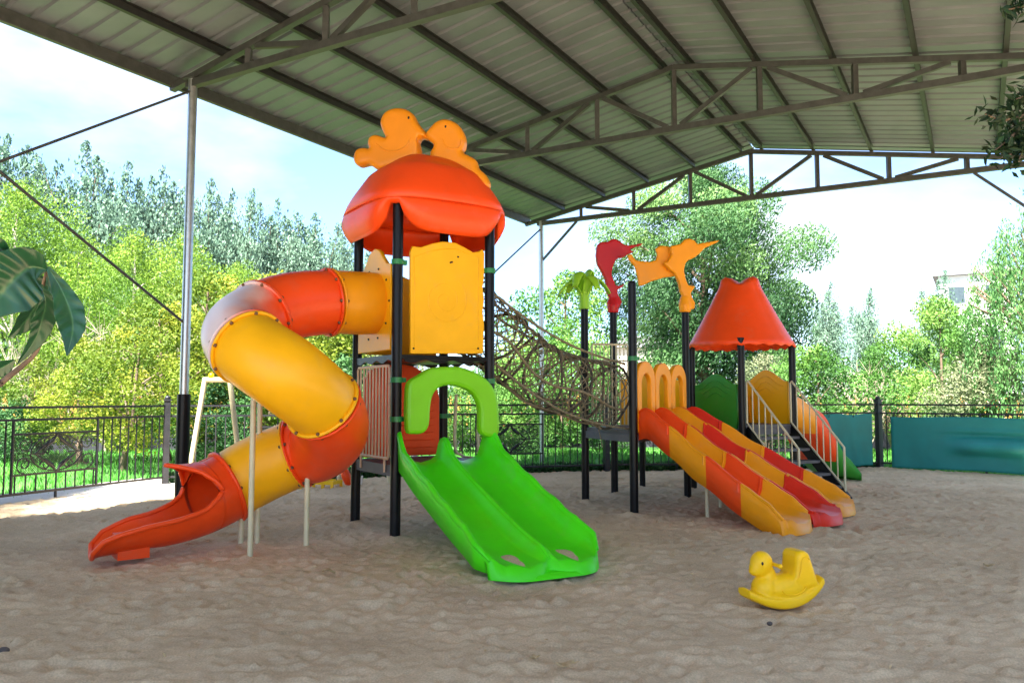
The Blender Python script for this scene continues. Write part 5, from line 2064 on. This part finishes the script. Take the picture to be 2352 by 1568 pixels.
cp_, tone_ = clump_points(cl, 9000, r)
lp = np.concatenate(lp + [cp_])
o = leaf_mesh('crown', lp, .10, .035, LEAF_NEAR, .5 + r.normal(size=len(lp)) * .2, seed=3)
for v in o.data.vertices:
    v.co -= Vector((6.2, 7.2, 0))
o.parent = tr

dt = broad_tree('unseen_shade_tree', (0, 0, 0), 7.5, 6.0, 1.0, 26, 9000, .26, LEAF_DRK, 131, 'unseen dark dense tree outside the right eave, added to darken that side', group='unseen dark trees added outside the right eave', trunk_r=.18, cr=(.16, .26))
dt.location = (13.8, 6.6, -.1)  # out of view; this tree and its copies are added to darken the right side
for x, y, rz in ((14.2, 2.0, 1.0), (13.6, -2.5, 2.0), (12.0, -7.0, 3.0)):
    copy_tree(dt, Vector((x, y, -.1)), rz, 1.0)
for x, y, rz, lb in ((-9.7, 7.1, .5, 'unseen leafy tree added for shade just outside the left edge beside the paved strip'), (-10.0, 4.4, 1.8, 'unseen leafy tree added for shade outside the left eave, nearest to the camera')):
    copy_tree(dt, Vector((x, y, -.1)), rz, (.85, .85, 1.15), lb, 'unseen trees added for shade outside the left eave')  # out of view, added to keep the sun off the sand by the left fence
copy_tree(dt, Vector((-8.75, 9.9, -.1)), 2.6, (.40, .40, .92), 'slim unseen tree added for shade outside the left edge, right beside the fence', 'unseen trees added for shade outside the left eave')

# ------------------------------------------------------------------ litter on the sand
LG = 'dry leaves on the sand'
for i, (x, y, lb) in enumerate(((755, 1325, 'pale dry leaf on the sand between the tube exit and the lime slide'), (1228, 1530, 'pale dry leaf lying at the bottom middle of the sand'), (1298, 1546, 'curled dry leaf right of the one at the bottom middle'), (2272, 1310, 'dry leaf on the shaded sand right of the rocking duck'))):
    p_ = gr(x, y)
    b = MB()
    rows = []
    for k in range(9):
        t = k / 8
        w = .028 * math.sin(math.pi * t) + .002
        a = i * 1.7
        d = Vector((math.cos(a), math.sin(a), 0)); s_ = Vector((-d.y, d.x, 0))
        c_ = p_ + d * (.11 * (t - .5)) + UP * (.045 + .012 * math.sin(t * 5 + i))
        rows.append([c_ - s_ * w + UP * .016, c_, c_ + s_ * w + UP * .013])
    b.grid(rows)
    o = b.build('dry_leaf', DRYLEAF, None, tuple(p_))
    solidify(o, .002)
    tag(o, lb, 'leaf', LG)
lr = np.random.default_rng(91)
lp_ = np.stack([lr.uniform(-7, 8, 260), lr.uniform(3.6, 15, 260), np.full(260, .035)], 1)
o = leaf_mesh('leaf_litter', lp_, .035, .014, DRYLEAF, .5 + lr.normal(size=260) * .2, bias=(1.2, 0, 0), spread=.8, seed=4)
o['kind'] = 'stuff'
for x, y, s_, lb in ((1768, 1438, .02, 'small dark stone in front of the rocking duck'), (8, 1502, .035, 'dark stone at the left edge of the sand')):
    p_ = gr(x, y)
    b = MB()
    b.ball((p_.x, p_.y, .02), (s_, s_ * .8, s_ * .7), 9, 6)
    o = b.build('stone', STONE, None, tuple(p_))
    tag(o, lb, 'stone')
